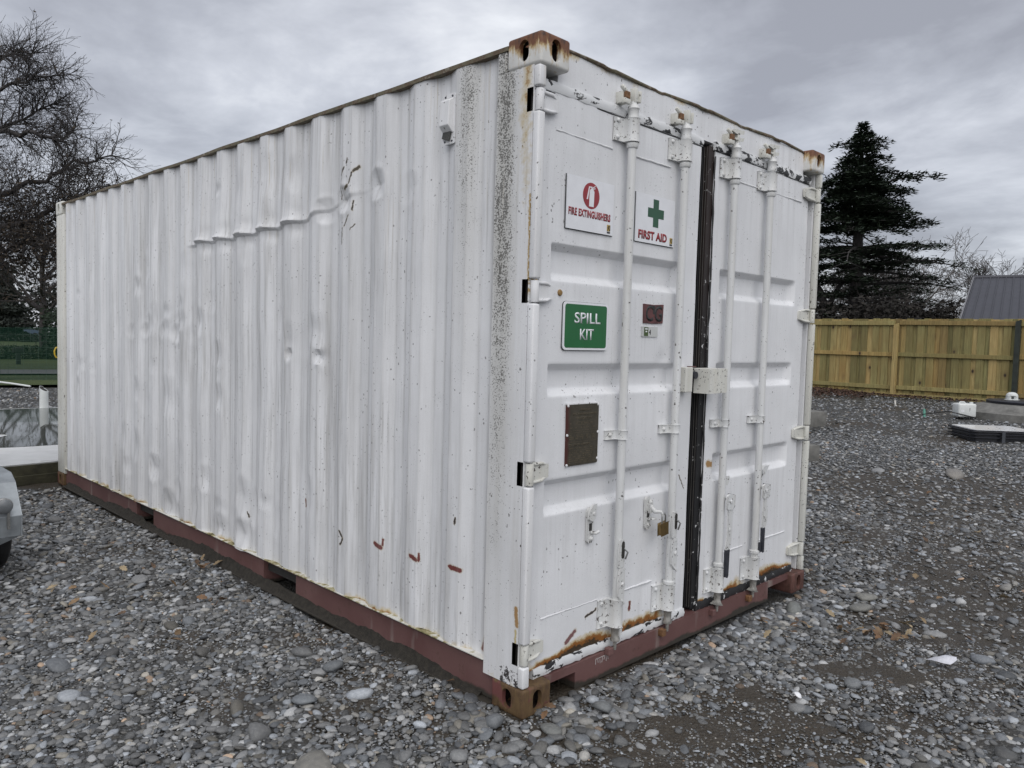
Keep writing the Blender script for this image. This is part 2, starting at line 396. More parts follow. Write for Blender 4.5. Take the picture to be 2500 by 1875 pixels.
def white_paint(name, base=(.745, .75, .765), streak=1., specks=1., mold=False, chips=0., scars=(), plane='yz', rustattr=False, rough=.42, warm=0.):
    def fn(t, b):
        co = t.co(); x, y, z = t.sep(co)
        c = t.mix(t.rng(t.noise(co, 2.2, 5, .6), .3, .7), tuple(q*.90 for q in base), tuple(min(1, q*1.05) for q in base))
        st = t.noise(t.scalev(co, (9, 9, .5)), 2.4, 6, .65); st2 = t.noise(t.scalev(co, (40, 40, 1.1)), 2, 4, .6)
        patch = t.rng(t.noise(co, 1.1, 3), .35, .65)
        k = t.math('MULTIPLY', t.rng(st, .44, .74), t.math('MULTIPLY', patch, .62*streak), clamp=True)
        c = t.mix(k, c, (.33, .322, .308))
        k = t.math('MULTIPLY', t.math('MULTIPLY', t.rng(st2, .54, .72), t.rng(t.noise(co, 1.7, 2), .42, .6)), .42*streak)
        c = t.mix(k, c, (.30, .295, .29))
        if warm: c = t.mix(t.math('MULTIPLY', t.rng(st, .4, .8), warm), c, (.50, .45, .33))
        gr = t.noise(co, 420, 2, .7); c = t.mix(.16, c, t.mix(1, c, t.ramp(gr, ((.3, (.55, .55, .55)), (.7, (1.35, 1.35, 1.35)))), 'MULTIPLY'))
        # paint specks where grit and mould sit
        sp_ = t.vor(co, 62, 'F1'); spm = t.rng(t.noise(co, 7, 4, .6), .47, .62)
        k = t.math('MULTIPLY', t.rng(sp_, .17, .10), t.math('MULTIPLY', spm, .75*specks))
        c = t.mix(k, c, (.06, .058, .055))
        sp2 = t.vor(t.vmath('ADD', co, t.comb(t.math('MULTIPLY', t.noise(co, 50, 2), .02), 0., t.math('MULTIPLY', t.noise(co, 40, 2), .03))), 34, 'F1')
        k = t.math('MULTIPLY', t.rng(sp2, .15, .12), t.math('MULTIPLY', t.rng(t.noise(co, 4.3, 4, .65), .50, .54), min(1, .8*specks)))
        c = t.mix(k, c, (.07, .062, .058))
        if mold:
            band = t.rng(t.math('ABSOLUTE', t.math('SUBTRACT', y, .178)), .105, .01, smooth=True)
            band2 = t.math('MULTIPLY', t.rng(t.math('ABSOLUTE', t.math('SUBTRACT', y, .40)), .09, .02, smooth=True), t.rng(z, 1.2, 2.45))
            band = t.math('ADD', t.math('MULTIPLY', band, t.rng(z, .3, 1.75, .12, 1.)), t.math('MULTIPLY', band2, .75))
            nz = t.math('ADD', t.math('MULTIPLY', t.vor(t.vmath('ADD', co, t.comb(0., t.math('MULTIPLY', t.noise(co, 90, 2), .012), 0.)), 150, 'F1'), -.55), t.math('MULTIPLY', t.noise(t.scalev(co, (5, 5, 1.6)), 7, 6, .75), .85))
            k = t.rng(t.math('ADD', nz, t.math('MULTIPLY', band, .34)), .425, .53)
            c = t.mix(t.math('MULTIPLY', band, .55), c, (.36, .35, .305))
            run = t.math('MULTIPLY', t.rng(t.noise(t.scalev(co, (14, 14, .35)), 3, 4, .6), .60, .70), t.rng(z, 1.5, 2.5))
            c = t.mix(t.math('MULTIPLY', run, .45), c, (.42, .34, .20))
            c = t.mix(t.math('MULTIPLY', k, .85), c, (.085, .081, .072))
        if chips:
            n = t.noise(co, 55, 5, .7, .5); n2 = t.noise(co, 9, 3)
            q = t.math('ADD', n, t.math('MULTIPLY', n2, .22))
            c = t.mix(t.rng(q, .80-chips, .815-chips), c, (.10, .09, .08))
            c = t.mix(t.rng(q, .84-chips, .86-chips), c, (.05, .035, .028))
        u, v = (y, z) if plane == 'yz' else (x, z)
        if scars:
            wob = t.noise(co, 60, 3, .6); wob2 = t.noise(co, 45, 3, .6)
            u2 = t.math('ADD', u, t.math('MULTIPLY', t.math('SUBTRACT', wob, .5), .016)); v2 = t.math('ADD', v, t.math('MULTIPLY', t.math('SUBTRACT', wob2, .5), .02))
            for a, e, r, cc in scars:
                c = t.mix(t.math('MULTIPLY', capsule(t, u2, v2, a, e, r*1.5), .5), c, (.5, .44, .33))
                c = t.mix(capsule(t, u2, v2, a, e, r), c, cc)
        if plane == 'yz' and rustattr:
            dr = t.attr('grime_shade'); k = t.math('MULTIPLY', dr, t.rng(t.noise(t.scalev(co, (20, 20, 1.2)), 3, 6, .7), .30, .62), clamp=True)
            c = t.mix(t.math('MULTIPLY', k, .62), c, (.25, .243, .232))
        if rustattr:
            ra = t.attr('rust'); ch = t.attr('chip')
            n = t.noise(co, 26, 6, .7); n2 = t.noise(co, 90, 4, .7)
            q = t.math('ADD', ra, t.math('MULTIPLY', t.math('SUBTRACT', n, .5), .75))
            c = t.mix(t.rng(q, .22, .5), c, (.52, .42, .23))
            c = t.mix(t.rng(q, .42, .56), c, (.24, .095, .022))
            c = t.mix(t.rng(t.math('ADD', q, t.math('MULTIPLY', t.math('SUBTRACT', n2, .5), .4)), .66, .76), c, (.045, .03, .016))
            q = t.math('ADD', ch, t.math('MULTIPLY', t.math('SUBTRACT', t.noise(co, 38, 6, .75), .5), .9))
            c = t.mix(t.rng(q, .50, .53), c, (.05, .045, .045))
        h = t.math('ADD', t.math('MULTIPLY', t.noise(co, 70, 4, .6), .5), t.noise(co, 7, 3))
        t.put(b.inputs['Normal'], t.bump(h, .16, .006))
        t.put(b.inputs['Roughness'], t.rng(st, .3, .7, rough-.06, rough+.14))
        return c
    return material(name, fn, rough, spec=.4)

PRIMER = (.16, .045, .04); DARK = (.05, .04, .035)
wall_scars = [((2.30, .40), (2.285, .375), .006, DARK), ((1.66, .58), (1.655, .545), .006, PRIMER), ((.415, .71), (.42, .69), .006, DARK), ((.985, .487), (.945, .475), .012, PRIMER), ((.935, .49), (.932, .515), .006, PRIMER),
              ((.715, .487), (.675, .478), .011, PRIMER), ((.662, .478), (.660, .505), .006, PRIMER),
              ((.445, .50), (.385, .498), .011, PRIMER),
              ((1.292, .488), (1.262, .455), .006, DARK), ((1.262, .45), (1.282, .42), .006, DARK),
              ((1.262, 2.31), (1.268, 2.285), .004, DARK), ((1.29, 2.265), (1.315, 2.235), .006, DARK), ((1.318, 2.22), (1.335, 2.12), .003, DARK),
              ((1.185, 2.258), (1.215, 2.243), .009, (.07, .055, .035)), ((1.225, 2.235), (1.245, 2.19), .005, DARK), ((1.255, 2.18), (1.285, 2.165), .007, (.09, .075, .05)),
              ((1.215, 2.10), (1.222, 2.06), .005, DARK), ((1.25, 2.035), (1.285, 1.985), .004, DARK), ((1.30, 1.98), (1.305, 1.90), .003, DARK), ((1.205, 1.99), (1.235, 1.965), .003, DARK),
              ((.235, .258), (.255, .20), .012, PRIMER)]
M_wall = white_paint('white_painted_corrugated_steel', streak=1.35, specks=.9, mold=True, scars=wall_scars, plane='yz', rustattr=True)
door_scars = [((.30, .215), (.355, .25), .010, (.2, .1, .1)), ((.42, .295), (.49, .31), .006, DARK), ((.735, .255), (.738, .285), .009, PRIMER),
              ((1.36, .86), (1.42, .845), .016, (.35, .21, .09)), ((1.10, .83), (1.15, .76), .003, DARK)]
M_door = white_paint('white_painted_door_steel', base=(.755, .762, .78), streak=.45, specks=.9, scars=door_scars, plane='xz', rustattr=True)
M_post = white_paint('white_painted_post_steel', streak=.8, specks=1.3, mold=True, rustattr=True, warm=.12, plane='yz',
                     scars=[((.052, .425), (.045, .36), .009, (.36, .22, .10)), ((.05, .34), (.052, .25), .005, (.50, .42, .22)), ((.036, 2.0), (.037, 1.62), .003, (.42, .30, .14))])
M_white = white_paint('white_painted_steel', streak=.5, specks=1.2, warm=.1)
M_rod = white_paint('white_painted_rod_steel', base=(.66, .67, .675), streak=.7, specks=1.6, warm=.22, rough=.38)
M_hw = white_paint('chipped_white_paint_on_fittings', base=(.66, .67, .675), streak=.6, specks=2., warm=.22, rough=.38, chips=.085)
M_yellowed = white_paint('yellowed_white_paint', base=(.64, .64, .60), streak=.4, specks=2., warm=.35, chips=.06)

def m_fit(rusty):
    def fn(t, b):
        co = t.co(); x, y, z = t.sep(co)
        n = t.noise(t.scalev(co, (1, 1, .22)), 42, 5, .65); n2 = t.noise(co, 16, 5, .7)
        if rusty == 'top':
            zt = t.rng(z, 2.50, 2.591, -.10, .24)
            q = t.math('ADD', t.math('MULTIPLY', n, .65), t.math('ADD', t.math('MULTIPLY', n2, .35), zt))
            c = t.mix(t.rng(q, .44, .55), (.66, .655, .63), (.48, .35, .17))
            c = t.mix(t.rng(q, .53, .61), c, (.15, .06, .026))
            c = t.mix(t.rng(q, .70, .78), c, (.06, .028, .018))
        elif rusty == 'brown':
            q = t.math('ADD', t.math('MULTIPLY', n, .5), t.math('MULTIPLY', n2, .5))
            c = t.ramp(q, ((.30, (.035, .02, .012)), (.45, (.085, .048, .022)), (.58, (.135, .085, .036)), (.72, (.11, .045, .03))))
            c = t.mix(t.rng(t.noise(co, 9, 3), .55, .62), c, (.145, .05, .045))
        else:
            q = t.math('ADD', t.math('MULTIPLY', n, .5), t.math('MULTIPLY', n2, .5))
            c = t.mix(t.rng(q, .47, .60), (.115, .05, .04), (.055, .026, .018))
        t.put(b.inputs['Normal'], t.bump(n2, .4, .004))
        return c
    return fn
M_fit_top = material('rust_streaked_white_casting', m_fit('top'), .6)
M_fit_brown = material('rust_brown_casting', m_fit('brown'), .75)
M_fit_maroon = material('maroon_casting', m_fit('maroon'), .65)
def m_maroon(t, b):
    co = t.co(); x, y, z = t.sep(co)
    c = t.mix(t.rng(t.noise(co, 3, 5, .6), .3, .7), (.105, .047, .044), (.16, .085, .079))
    c = t.mix(t.math('MULTIPLY', t.rng(t.noise(co, 24, 5, .7), .58, .7), .6), c, (.055, .03, .02))
    c = t.mix(t.math('MULTIPLY', t.rng(t.noise(t.scalev(co, (3, 3, .4)), 3, 4), .60, .70), .6), c, (.28, .24, .22))
    mud = t.math('ADD', t.math('MULTIPLY', t.noise(co, 5, 5, .65), .09), -.02)
    c = t.mix(t.rng(t.math('SUBTRACT', z, mud), .012, .0), c, (.04, .035, .028))
    t.put(b.inputs['Normal'], t.bump(t.noise(co, 40, 4), .2, .004))
    return c
M_maroon = material('maroon_primer_steel', m_maroon, .55)
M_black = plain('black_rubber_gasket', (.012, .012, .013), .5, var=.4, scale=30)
M_inside = plain('dark_recess', (.03, .028, .026), .8)
def m_peel(level, dark=(.022, .022, .024)):
    def fn(t, b):
        co = t.co(); n = t.noise(t.scalev(co, (1, 1.6, 1.6)), 17, 6, .62, .5); k = t.rng(n, level, level+.012)
        t.put(b.inputs['Normal'], t.bump(k, .5, .004))
        return t.mix(k, (.68, .69, .70), dark)
    return fn
M_peel = material('white_paint_peeling_off_rubber', m_peel(.555), .5)
M_peel_low = material('white_paint_peeling_off_sill_rubber', m_peel(.55), .5)
M_peel_half = material('half_bare_rubber_with_white_paint', m_peel(.505), .5)
M_peel_dark = material('rubber_with_scraps_of_white_paint', m_peel(.38), .5)
def m_strip(t, b):
    co = t.co(); n = t.noise(co, 30, 6, .75); k = t.rng(n, .63, .645)
    z = t.sep(co)[2]; c = t.mix(t.rng(z, 1.2, 2.0), (.010, .010, .011), (.020, .012, .010))
    return t.mix(k, c, (.6, .6, .6))
M_strip = material('scraped_dark_door_edge', m_strip, .55)
def m_roofedge(t, b):
    co = t.co(); n = t.noise(co, 14, 6, .7)
    return t.ramp(n, ((.32, (.06, .05, .03)), (.45, (.15, .135, .09)), (.55, (.10, .065, .04)), (.66, (.26, .25, .20))))
M_roofedge = material('grimy_roof_edge', m_roofedge, .8)
M_rustbolt = plain('rusty_steel', (.16, .08, .035), .75, var=.5, scale=60)
M_steel = plain('bare_scratched_steel', (.32, .32, .31), .35, .8, var=.3, scale=60)
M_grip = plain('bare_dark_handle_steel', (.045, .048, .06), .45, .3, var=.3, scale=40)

# ------------------------------------------------------------------ container
L_, W_, H_ = 6.058, 2.438, 2.591
cont = thing('shipping_container', 'dented white steel shipping container with two locked doors on the gravel', 'container')

# --- corrugated long wall, dented
PER, F0 = .2785, .469
def corr(y):
    u = ((y-F0)/PER) % 1.0        # 0 = far end of an outer flat
    return np.interp(u, [0, .245, .49, .735, 1.], [0, .026, .026, 0, 0])
ys = []
k0 = -1
for k in range(-1, 21):
    b0 = F0+k*PER
    for u in (0, .012, .06, .12, .18, .233, .245, .257, .30, .37, .43, .478, .49, .502, .55, .61, .68, .723, .735, .747, .80, .87, .93, .988): ys.append(b0+u*PER)
ys = np.array([y for y in ys if .222 < y < 5.84]); ys = np.unique(np.concatenate([[.222], ys, [5.84]]))
zs = np.unique(np.concatenate([np.linspace(.166, 2.553, 150), np.linspace(1.93, 2.26, 60)]))
YY, ZZ = np.meshgrid(ys, zs, indexing='ij')
base = corr(YY)
D = np.zeros_like(YY)
CRY = [1.0, 1.32, 1.47, 1.65, 1.81, 2.15, 2.5, 2.88, 3.08, 3.3]; CRZ = [2.17, 2.12, 2.085, 2.062, 2.05, 2.035, 2.022, 2.026, 2.02, 2.0]
zc = np.interp(YY, CRY, CRZ)+.030*(np.abs((((YY-F0)/PER+.15) % 1.0)-.5)-.25)
amp = np.interp(YY, [.95, 1.3, 1.6, 1.75, 2.9, 3.08, 3.16], [0, .16, .34, .72, .74, .6, 0])
tt = ZZ-zc
outer = 1-base/.026
fold = np.where(tt > 0, -.034*np.exp(-np.abs(tt)/.22)-.008*np.exp(-(tt/.014)**2), np.where(tt > -.014, -.042+(-tt/.014)*.034, .004*np.exp((tt+.014)/.05)-.008*np.exp((tt+.014)/.25)))
tri = np.clip(1-np.abs(((YY-F0)/PER) % 1.0-.62)/.35, 0, 1)
D += amp*fold*(.55+.45*outer)+amp*.016*tri*np.exp(-((tt+.045)/.035)**2)-amp*.010*tri*np.exp(-((tt-.05)/.04)**2)*-1
DENT = ((1.468, 2.078, .024, .05, .045), (1.30, 2.115, .026, .05, .045), (1.03, 2.156, .026, .05, .05), (.80, 2.115, .010, .06, .05),
        (1.82, 1.348, .020, .028, .026), (1.52, 1.346, .022, .032, .028), (1.47, 1.34, .012, .035, .035), (3.60, 1.45, .030, .045, .04), (3.36, 1.438, .032, .05, .045), (3.92, 1.45, .028, .045, .04), (4.2, 1.44, .022, .05, .04), (3.08, 1.43, .012, .06, .05),
        (3.90, 1.898, .010, .08, .07), (2.687, 2.321, .010, .05, .03), (.564, 1.182, .010, .02, .03),
        (3.73, .469, .028, .05, .07), (3.47, .244, .03, .08, .08), (3.31, .367, .026, .06, .06), (2.35, .492, .02, .05, .08), (2.21, .434, .028, .05, .08), (2.87, .512, .02, .05, .06), (2.66, .23, .03, .08, .07), (2.35, .26, .028, .07, .06), (3.05, .30, .026, .06, .08), (1.95, .40, .014, .05, .07), (1.62, .62, .012, .05, .08),
        (2.0, 2.33, .010, .12, .09), (1.75, 2.30, .012, .06, .07), (3.5, 1.0, .012, .10, .10), (3.9, .95, .012, .08, .08), (2.9, .95, -.008, .2, .2), (1.2, 1.0, -.004, .3, .4), (2.1, 1.1, .010, .3, .3), (4.6, .8, .010, .2, .3), (4.1, .6, .018, .08, .09))
rsd = random.Random(15)
DENT = DENT+tuple((rsd.uniform(1.4, 5.6), rsd.choice((rsd.uniform(.25, .75), rsd.uniform(.9, 1.6), rsd.uniform(1.3, 2.3))), rsd.uniform(.005, .012), rsd.uniform(.04, .09), rsd.uniform(.03, .08)) for _ in range(44))
for a, b_, d_, ry, rz in DENT:
    q = ((YY-a)/ry)**2+((ZZ-b_)/rz)**2
    qa = np.maximum(np.abs(YY-a)/ry*.9+np.abs(ZZ-b_)/rz*.35, np.abs(ZZ-b_)/rz*.95+np.abs(YY-a)/ry*.2)
    D += (1.25 if b_ > .6 else .95)*d_*np.maximum(0, 1-qa/1.45)**1.15*(.25+.75*outer)-.10*d_*np.exp(-((np.sqrt(q)-1.6)/.35)**2)
D += (vnoise(YY, ZZ, 1.3, 31)-.5)*.003+(vnoise(YY, ZZ, 6, 32)-.5)*.002
low = np.clip((.32-ZZ)/.15, 0, 1)
D += low*(vnoise(YY, ZZ*0, 9, 33)-.5)*.008
Xw = base+D
zz_ = ZZ+np.where(ZZ < .17, (vnoise(YY, ZZ*0, 14, 34)-.35)*.022, 0)
rust = np.clip((.215-ZZ)/.05, 0, 1)*np.clip((vnoise(YY, ZZ*0, 5, 35)-.35)*2.2, 0, 1)*.62+.3*np.exp(-((YY-5.7)/.1)**2)*np.clip((ZZ-2.2)/.35, 0, 1)
chip = np.clip((.30-ZZ)/.2, 0, 1)*np.clip((YY-1.8)/1., 0, 1)*.22*vnoise(YY, ZZ, 7, 36)+.30*np.exp(-((ZZ-.55)/.35)**2)*np.clip((YY-2)/1, 0, 1)*.35
uu_ = ((YY-F0)/PER) % 1.0
pk = lambda c_, w_: np.exp(-((np.abs((uu_-c_+.5) % 1-.5))/w_)**2)
grime_shade = (.9*pk(.0, .018)+1.0*pk(.245, .022)+.6*pk(.49, .022)+.45*pk(.735, .018))*(.55+.6*vnoise(YY, ZZ, 1.6, 44))+.35*np.clip((vnoise(YY, ZZ*0, 11, 45)-.5)*2, 0, 1)*vnoise(YY, ZZ, 1.2, 46)  # dirt streaks, plus shade lines painted along the rib bends
link('side_wall', grid_mesh('side_wall', np.stack([Xw, YY, zz_], -1), M_wall, {'rust': rust, 'chip': chip, 'grime_shade': grime_shade}, 28, flip=True), cont, 'corrugated white long side with a crumpled crease and many dents')
# far long wall, front wall, roof
ys2 = np.unique(np.concatenate([[.222], [F0+(k+u)*PER for k in range(-1, 21) for u in (0, .245, .49, .735)], [5.84]])); ys2 = ys2[(ys2 >= .222) & (ys2 <= 5.84)]
Y2, Z2 = np.meshgrid(ys2, np.array([.166, 2.548]), indexing='ij')
link('side_wall', grid_mesh('side_wall', np.stack([W_-corr(Y2), Y2, Z2], -1), M_white, None, 20), cont)
xs2 = np.unique(np.concatenate([[.1], [.1+(k+u)*.2485 for k in range(9) for u in (0, .245, .49, .735)], [2.338]]))
X2, Z2 = np.meshgrid(xs2, np.array([.16, 2.55]), indexing='ij')
uq = ((X2-.1)/.2485) % 1
link('end_wall', grid_mesh('end_wall', np.stack([X2, L_-.03-np.interp(uq, [0, .245, .49, .735, 1], [0, .04, .04, 0, 0]), Z2], -1), M_white, None, 20), cont)
yr = np.unique(np.concatenate([[.08], [.1+(k+u)*.209 for k in range(28) for u in (0, .2, .5, .7)], [5.98]])); yr = yr[yr <= 5.98]
XR, YR = np.meshgrid(np.linspace(.03, W_-.03, 14), yr, indexing='ij')
link('roof', grid_mesh('roof', np.stack([XR, YR, 2.556+.018*np.interp(((YR-.1)/.209) % 1, [0, .2, .5, .7, 1], [0, 1, 1, 0, 0])], -1), M_roofedge, None, 20), cont)
# top rails with grimy lip, wavy
for sx in (0, 1):
    m = MB(); n = 60
    P = []
    for i in range(n+1):
        y = .17+(5.88-.17)*i/n; dx = .006*math.sin(i*.9)*math.sin(i*.31); dz = .004*math.sin(i*.53+1)
        x0 = -.004+dx*.5; x1 = .062
        if sx: x0, x1 = W_-.062, W_+.004
        dz *= .5; P.append([(x0, y, 2.551+dz), (x1, y, 2.551+dz), (x1, y, 2.568+dz), (x0, y, 2.568+dz)])
    for i in range(n):
        o_ = len(m.v); m.v += P[i]+P[i+1]
        for a in range(4): b_ = (a+1) % 4; m.f.append((o_+a, o_+b_, o_+4+b_, o_+4+a))
    m.f.append((0, 1, 2, 3)); o_ = len(m.v)-4; m.f.append((o_, o_+1, o_+2, o_+3))
    m.build('top_rail', M_roofedge, cont)
# corner posts ------------------------------------------------------------
hz = ((2.305, 2.392), (1.598, 1.687), (.903, .995), (.204, .290))   # hinge gaps
def seg_heights():
    out = []; z = .118
    for a, b_ in sorted(hz): out.append((z, a)); z = b_
    out.append((z, 2.473)); return out
pz = np.unique(np.concatenate([np.linspace(.118, 2.473, 140), np.array(hz).ravel(), np.array(hz).ravel()+.002])); py = np.linspace(.034, .226, 25)
PY, PZ = np.meshgrid(py, pz, indexing='ij')
rust = .55*np.clip((.20-PZ)/.09, 0, 1)*(.5+PY*0)+.30*np.exp(-((PY-.085)/.035)**2)*np.clip((PZ-1.85)/.45, 0, 1)+.25*np.exp(-((PY-.05)/.03)**2)*np.clip((PZ-1.5)/.5, 0, 1)
chip = .50*np.clip((.30-PZ)/.13, 0, 1)*np.clip((.20-PY)/.08, .35, 1)
post = link('corner_post', grid_mesh('corner_post', np.stack([PY*0-.0005+(vnoise(PY, PZ, 5, 40)-.5)*.004, PY, PZ], -1), M_post, {'rust': rust, 'chip': chip}, 40, closed_skirt=(0, .05), flip=True), cont)
MB().box(-.0005, .1785, 2.474, .045, .226, 2.553).build('post_head', M_post, post, bevel=.004)
bm = bmesh.new(); bm.from_mesh(post.data)
bmesh.ops.delete(bm, geom=[q for q in bm.faces if abs(q.calc_center_median().x) < .01 and q.calc_center_median().y < .066 and any(a < q.calc_center_median().z < b_ for a, b_ in hz)], context='FACES')
bm.to_mesh(post.data); bm.free()
for a, b_ in seg_heights():
    MB().box(-.001, .002, a+.002, .036, .034, b_-.002).build('post_edge', M_post, post, bevel=.007, seg=3, smooth=40)
MB().box(.030, .036, .119, .05, .075, 2.472).build('post_recess', M_inside, post)
MB().box(.036, .062, .12, .085, .075, 2.45).build('post_web', M_white, post)
# right door post: outer lip, recessed channel
post2 = MB().box(2.405, .038, .118, 2.4375, .225, 2.473).build('corner_post', M_white, cont, bevel=.004)
for a, b_ in seg_heights():
    MB().box(2.406, .004, a+.002, 2.437, .036, b_-.002).build('post_edge', M_yellowed, post2, bevel=.005, smooth=40)
MB().box(2.345, .075, .12, 2.404, .088, 2.45).build('post_web', plain('shaded_white_steel', (.5, .51, .53), .5, var=.12), post2)  # channel web coloured grey to paint in the shade of the recess
for x0, x1 in ((-.0005, .12), (W_-.12, W_)):
    MB().box(x0, L_-.215, .118, x1, L_-.004, 2.473).build('corner_post', M_yellowed, cont, bevel=.01, smooth=40)
# corner fittings: hollow castings with oval holes ------------------------
def stadium(cu, cv, w, h, n=10):
    p = []
    for k in range(n+1): a = math.pi*k/n; p.append((cu+w/2*math.cos(a), cv+(h-w)/2+w/2*math.sin(a)))
    for k in range(n+1): a = math.pi+math.pi*k/n; p.append((cu+w/2*math.cos(a), cv-(h-w)/2+w/2*math.sin(a)))
    return p
def boolean(base, cuts):
    bo = link('tmp', base); objs = []
    for c_ in cuts:
        co_ = link('tmpcut', c_); objs.append(co_)
        md = bo.modifiers.new('b', 'BOOLEAN'); md.operation = 'DIFFERENCE'; md.object = co_; md.solver = 'EXACT'
    dg = bpy.context.evaluated_depsgraph_get(); me = bpy.data.meshes.new_from_object(bo.evaluated_get(dg))
    for q in objs+[bo]: bpy.data.objects.remove(q)
    return me
M_cavity = plain('shade_darkened_rust', (.022, .012, .009), .9, var=.5, scale=30)  # rust colour taken near black to paint in the shade inside the castings
def fitting(x, y, z, mat, label=None):
    """casting 162 x 178 x 118 mm with outer corner edges at (x, y), lower face at z"""
    x0 = x if x < 1 else x-.162; y0 = y if y < 1 else y-.178
    base = MB().box(x0, y0, z, x0+.162, y0+.178, z+.118).mesh('f', None, bevel=.012, seg=3)
    cav = MB().box(x0+.02, y0+.02, z+.018, x0+.142, y0+.158, z+.1).mesh('c')
    h1 = MB().prism(stadium(x0+.081, z+.06, .05, .082), y0-.02 if y < 1 else y0+.12, y0+.06 if y < 1 else y0+.2, 'xz').mesh('h')
    h2 = MB().prism(stadium(y0+.089, z+.06, .05, .08), x0-.02 if x < 1 else x0+.1, x0+.06 if x < 1 else x0+.2, 'yz').mesh('h')
    h3 = MB().prism(stadium(x0+.081, y0+.089, .062, .12), z-.02 if z < 1 else z+.07, z+.05 if z < 1 else z+.14, 'xy').mesh('h')
    me = boolean(base, [cav, h1, h2, h3]); me.name = 'corner_fitting'; me.materials.clear(); me.materials.append(mat)
    me.materials.append(M_cavity)
    for pg in me.polygons:
        c_ = pg.center
        if min(c_.x-x0, x0+.162-c_.x, c_.y-y0, y0+.178-c_.y, c_.z-z, z+.118-c_.z) > .0165: pg.material_index = 1
    me.shade_smooth(); me.set_sharp_from_angle(angle=rad(35))
    return link('corner_fitting', me, cont, label)
fitting(-.003, -.003, 2.473, M_fit_top, 'rust streaked white casting at the near top corner')
fitting(-.003, -.003, 0, M_fit_brown, 'brown rusted casting at the near bottom corner')
fitting(W_+.003, -.003, 2.473, M_fit_top); fitting(W_+.003, -.003, 0, M_fit_maroon, 'maroon casting at the right bottom door corner')
fitting(-.003, L_+.003, 2.473, M_yellowed); fitting(-.003, L_+.003, 0, M_fit_brown)
fitting(W_+.003, L_+.003, 2.473, M_yellowed); fitting(W_+.003, L_+.003, 0, M_fit_maroon)
def m_seat(t, b):
    co = t.co(); n = t.noise(t.scalev(co, (1, 1, 1)), 9, 6, .7)
    return t.ramp(n, ((.36, (.10, .085, .03)), (.46, (.34, .30, .16)), (.52, (.62, .61, .56)), (.66, (.66, .65, .62)), (.75, (.22, .13, .06))))
M_seat = material('mossy_white_painted_lip', m_seat, .8)
# bottom side rails: channel with fork pockets, lower ledge carrying dirt ---
for x in (.02, W_-.045):
    m = MB(); cuts = [.178, 1.74, 2.105, 3.768, 4.105, 5.878]
    for i in range(0, 6, 2): m.box(x, cuts[i], .012, x+.025, cuts[i+1], .170)
    m.box(x, .178, .150, x+.024, 5.878, .1695)
    rail = m.build('bottom_rail', M_maroon, cont, bevel=.002)
    for a, b_ in ((1.74, 2.105), (3.768, 4.105)):
        p = MB(); p.box(x+.003, a-.004, .012, x+.4, a-.0005, .149) ; p.box(x+.003, b_+.0005, .012, x+.4, b_+.004, .149)
        p.box(x+.30, a, .012, x+.304, b_, .149); p.build('fork_pocket', M_maroon, rail)
    MB().box(-.014 if x < 1 else x+.026, .18, -.002, .045 if x < 1 else x+.06, 5.876, .009).build('ledge', M_maroon, rail, bevel=.002)
    MB().box(x-.025 if x < 1 else x, .226, .1702, x+.03, 5.84, .1745).build('wall_seat', M_seat, rail)
yy_ = np.linspace(.25, 5.8, 420); aa = np.linspace(0, 1, 6)
A, B = np.meshgrid(yy_, aa, indexing='ij')
hh = np.clip(.018+.055*vnoise(A, A*0, 1.4, 50)*np.clip(vnoise(A, A*0, .5, 51)*2.4-.35, .1, 1)+.02*(vnoise(A, A*0, 11, 52)-.4), .010, .09)*np.clip((A-.22)/.4, .3, 1)
M_soil = plain('caked_soil', (.03, .026, .02), .9, var=.5, scale=40, bump=.9)
o = link('dirt_bank', grid_mesh('dirt_bank', np.stack([-.012+B*.033+(vnoise(A, B*6, 30, 53)-.5)*.004, A, .008+hh*B**1.1+(vnoise(A, B*7, 40, 54)-.5)*.008*B], -1), M_soil, None, 180), cont); o['kind'] = 'stuff'
MB().box(.05, .10, .09, W_-.05, L_-.1, .16).build('floor', M_inside, cont)
# door sill, header ---------------------------------------------------------
poly = [(.160, .116), (.160, .088), (.342, .088), (.342, .012), (2.03, .012), (2.03, .088), (2.278, .088), (2.278, .116)]
sill = MB().prism(poly, .028, .12, 'xz').build('door_sill', M_maroon, cont, bevel=.003)
MB().box(.12, .10, .01, .20, .16, .09).build('sill_gusset', M_maroon, sill)
m = MB()
for i, x in enumerate((.475, .49, .505, .52, .535, .548, .56)):
    m.obox((x, .0275, .090+.004*math.sin(i*2)), (.003, .0012, .022+.006*math.sin(i*3)), Matrix.Rotation(.25*math.sin(i*5), 3, 'Y'))
m.obox((.52, .0275, .102), (.09, .0012, .003), Matrix.Identity(3))
m.build('scratched_marks', plain('chalky_scratches', (.45, .42, .41), .8), sill)
hx = np.linspace(.155, 2.283, 120); hzv = np.linspace(2.440, 2.578, 10)
HX, HZ = np.meshgrid(hx, hzv, indexing='ij')
rust = .30*np.clip((HZ-2.5)/.08, 0, 1)*np.clip(vnoise(HX, HZ*0, 9, 60)*2.5-1.2, 0, 1)+.2*np.clip((HZ-2.55)/.03, 0, 1)
hdr = link('door_header', grid_mesh('door_header', np.stack([HX, .054+(vnoise(HX, HZ, 7, 61)-.5)*.003, HZ], -1), M_door, {'rust': rust, 'chip': HX*0}, 40, closed_skirt=(1, .12)), cont)
P = []
for i in range(81):
    x = .155+2.128*i/80; dz = .007*math.sin(x*5.1+1)*math.sin(x*2.3)-.004*(math.sin(x*17) > .8)
    P.append((x, .052+.004*math.sin(x*9), 2.580+dz))
MB().tube(P, .008, 6).build('roof_lip', M_roofedge, hdr, smooth=60)
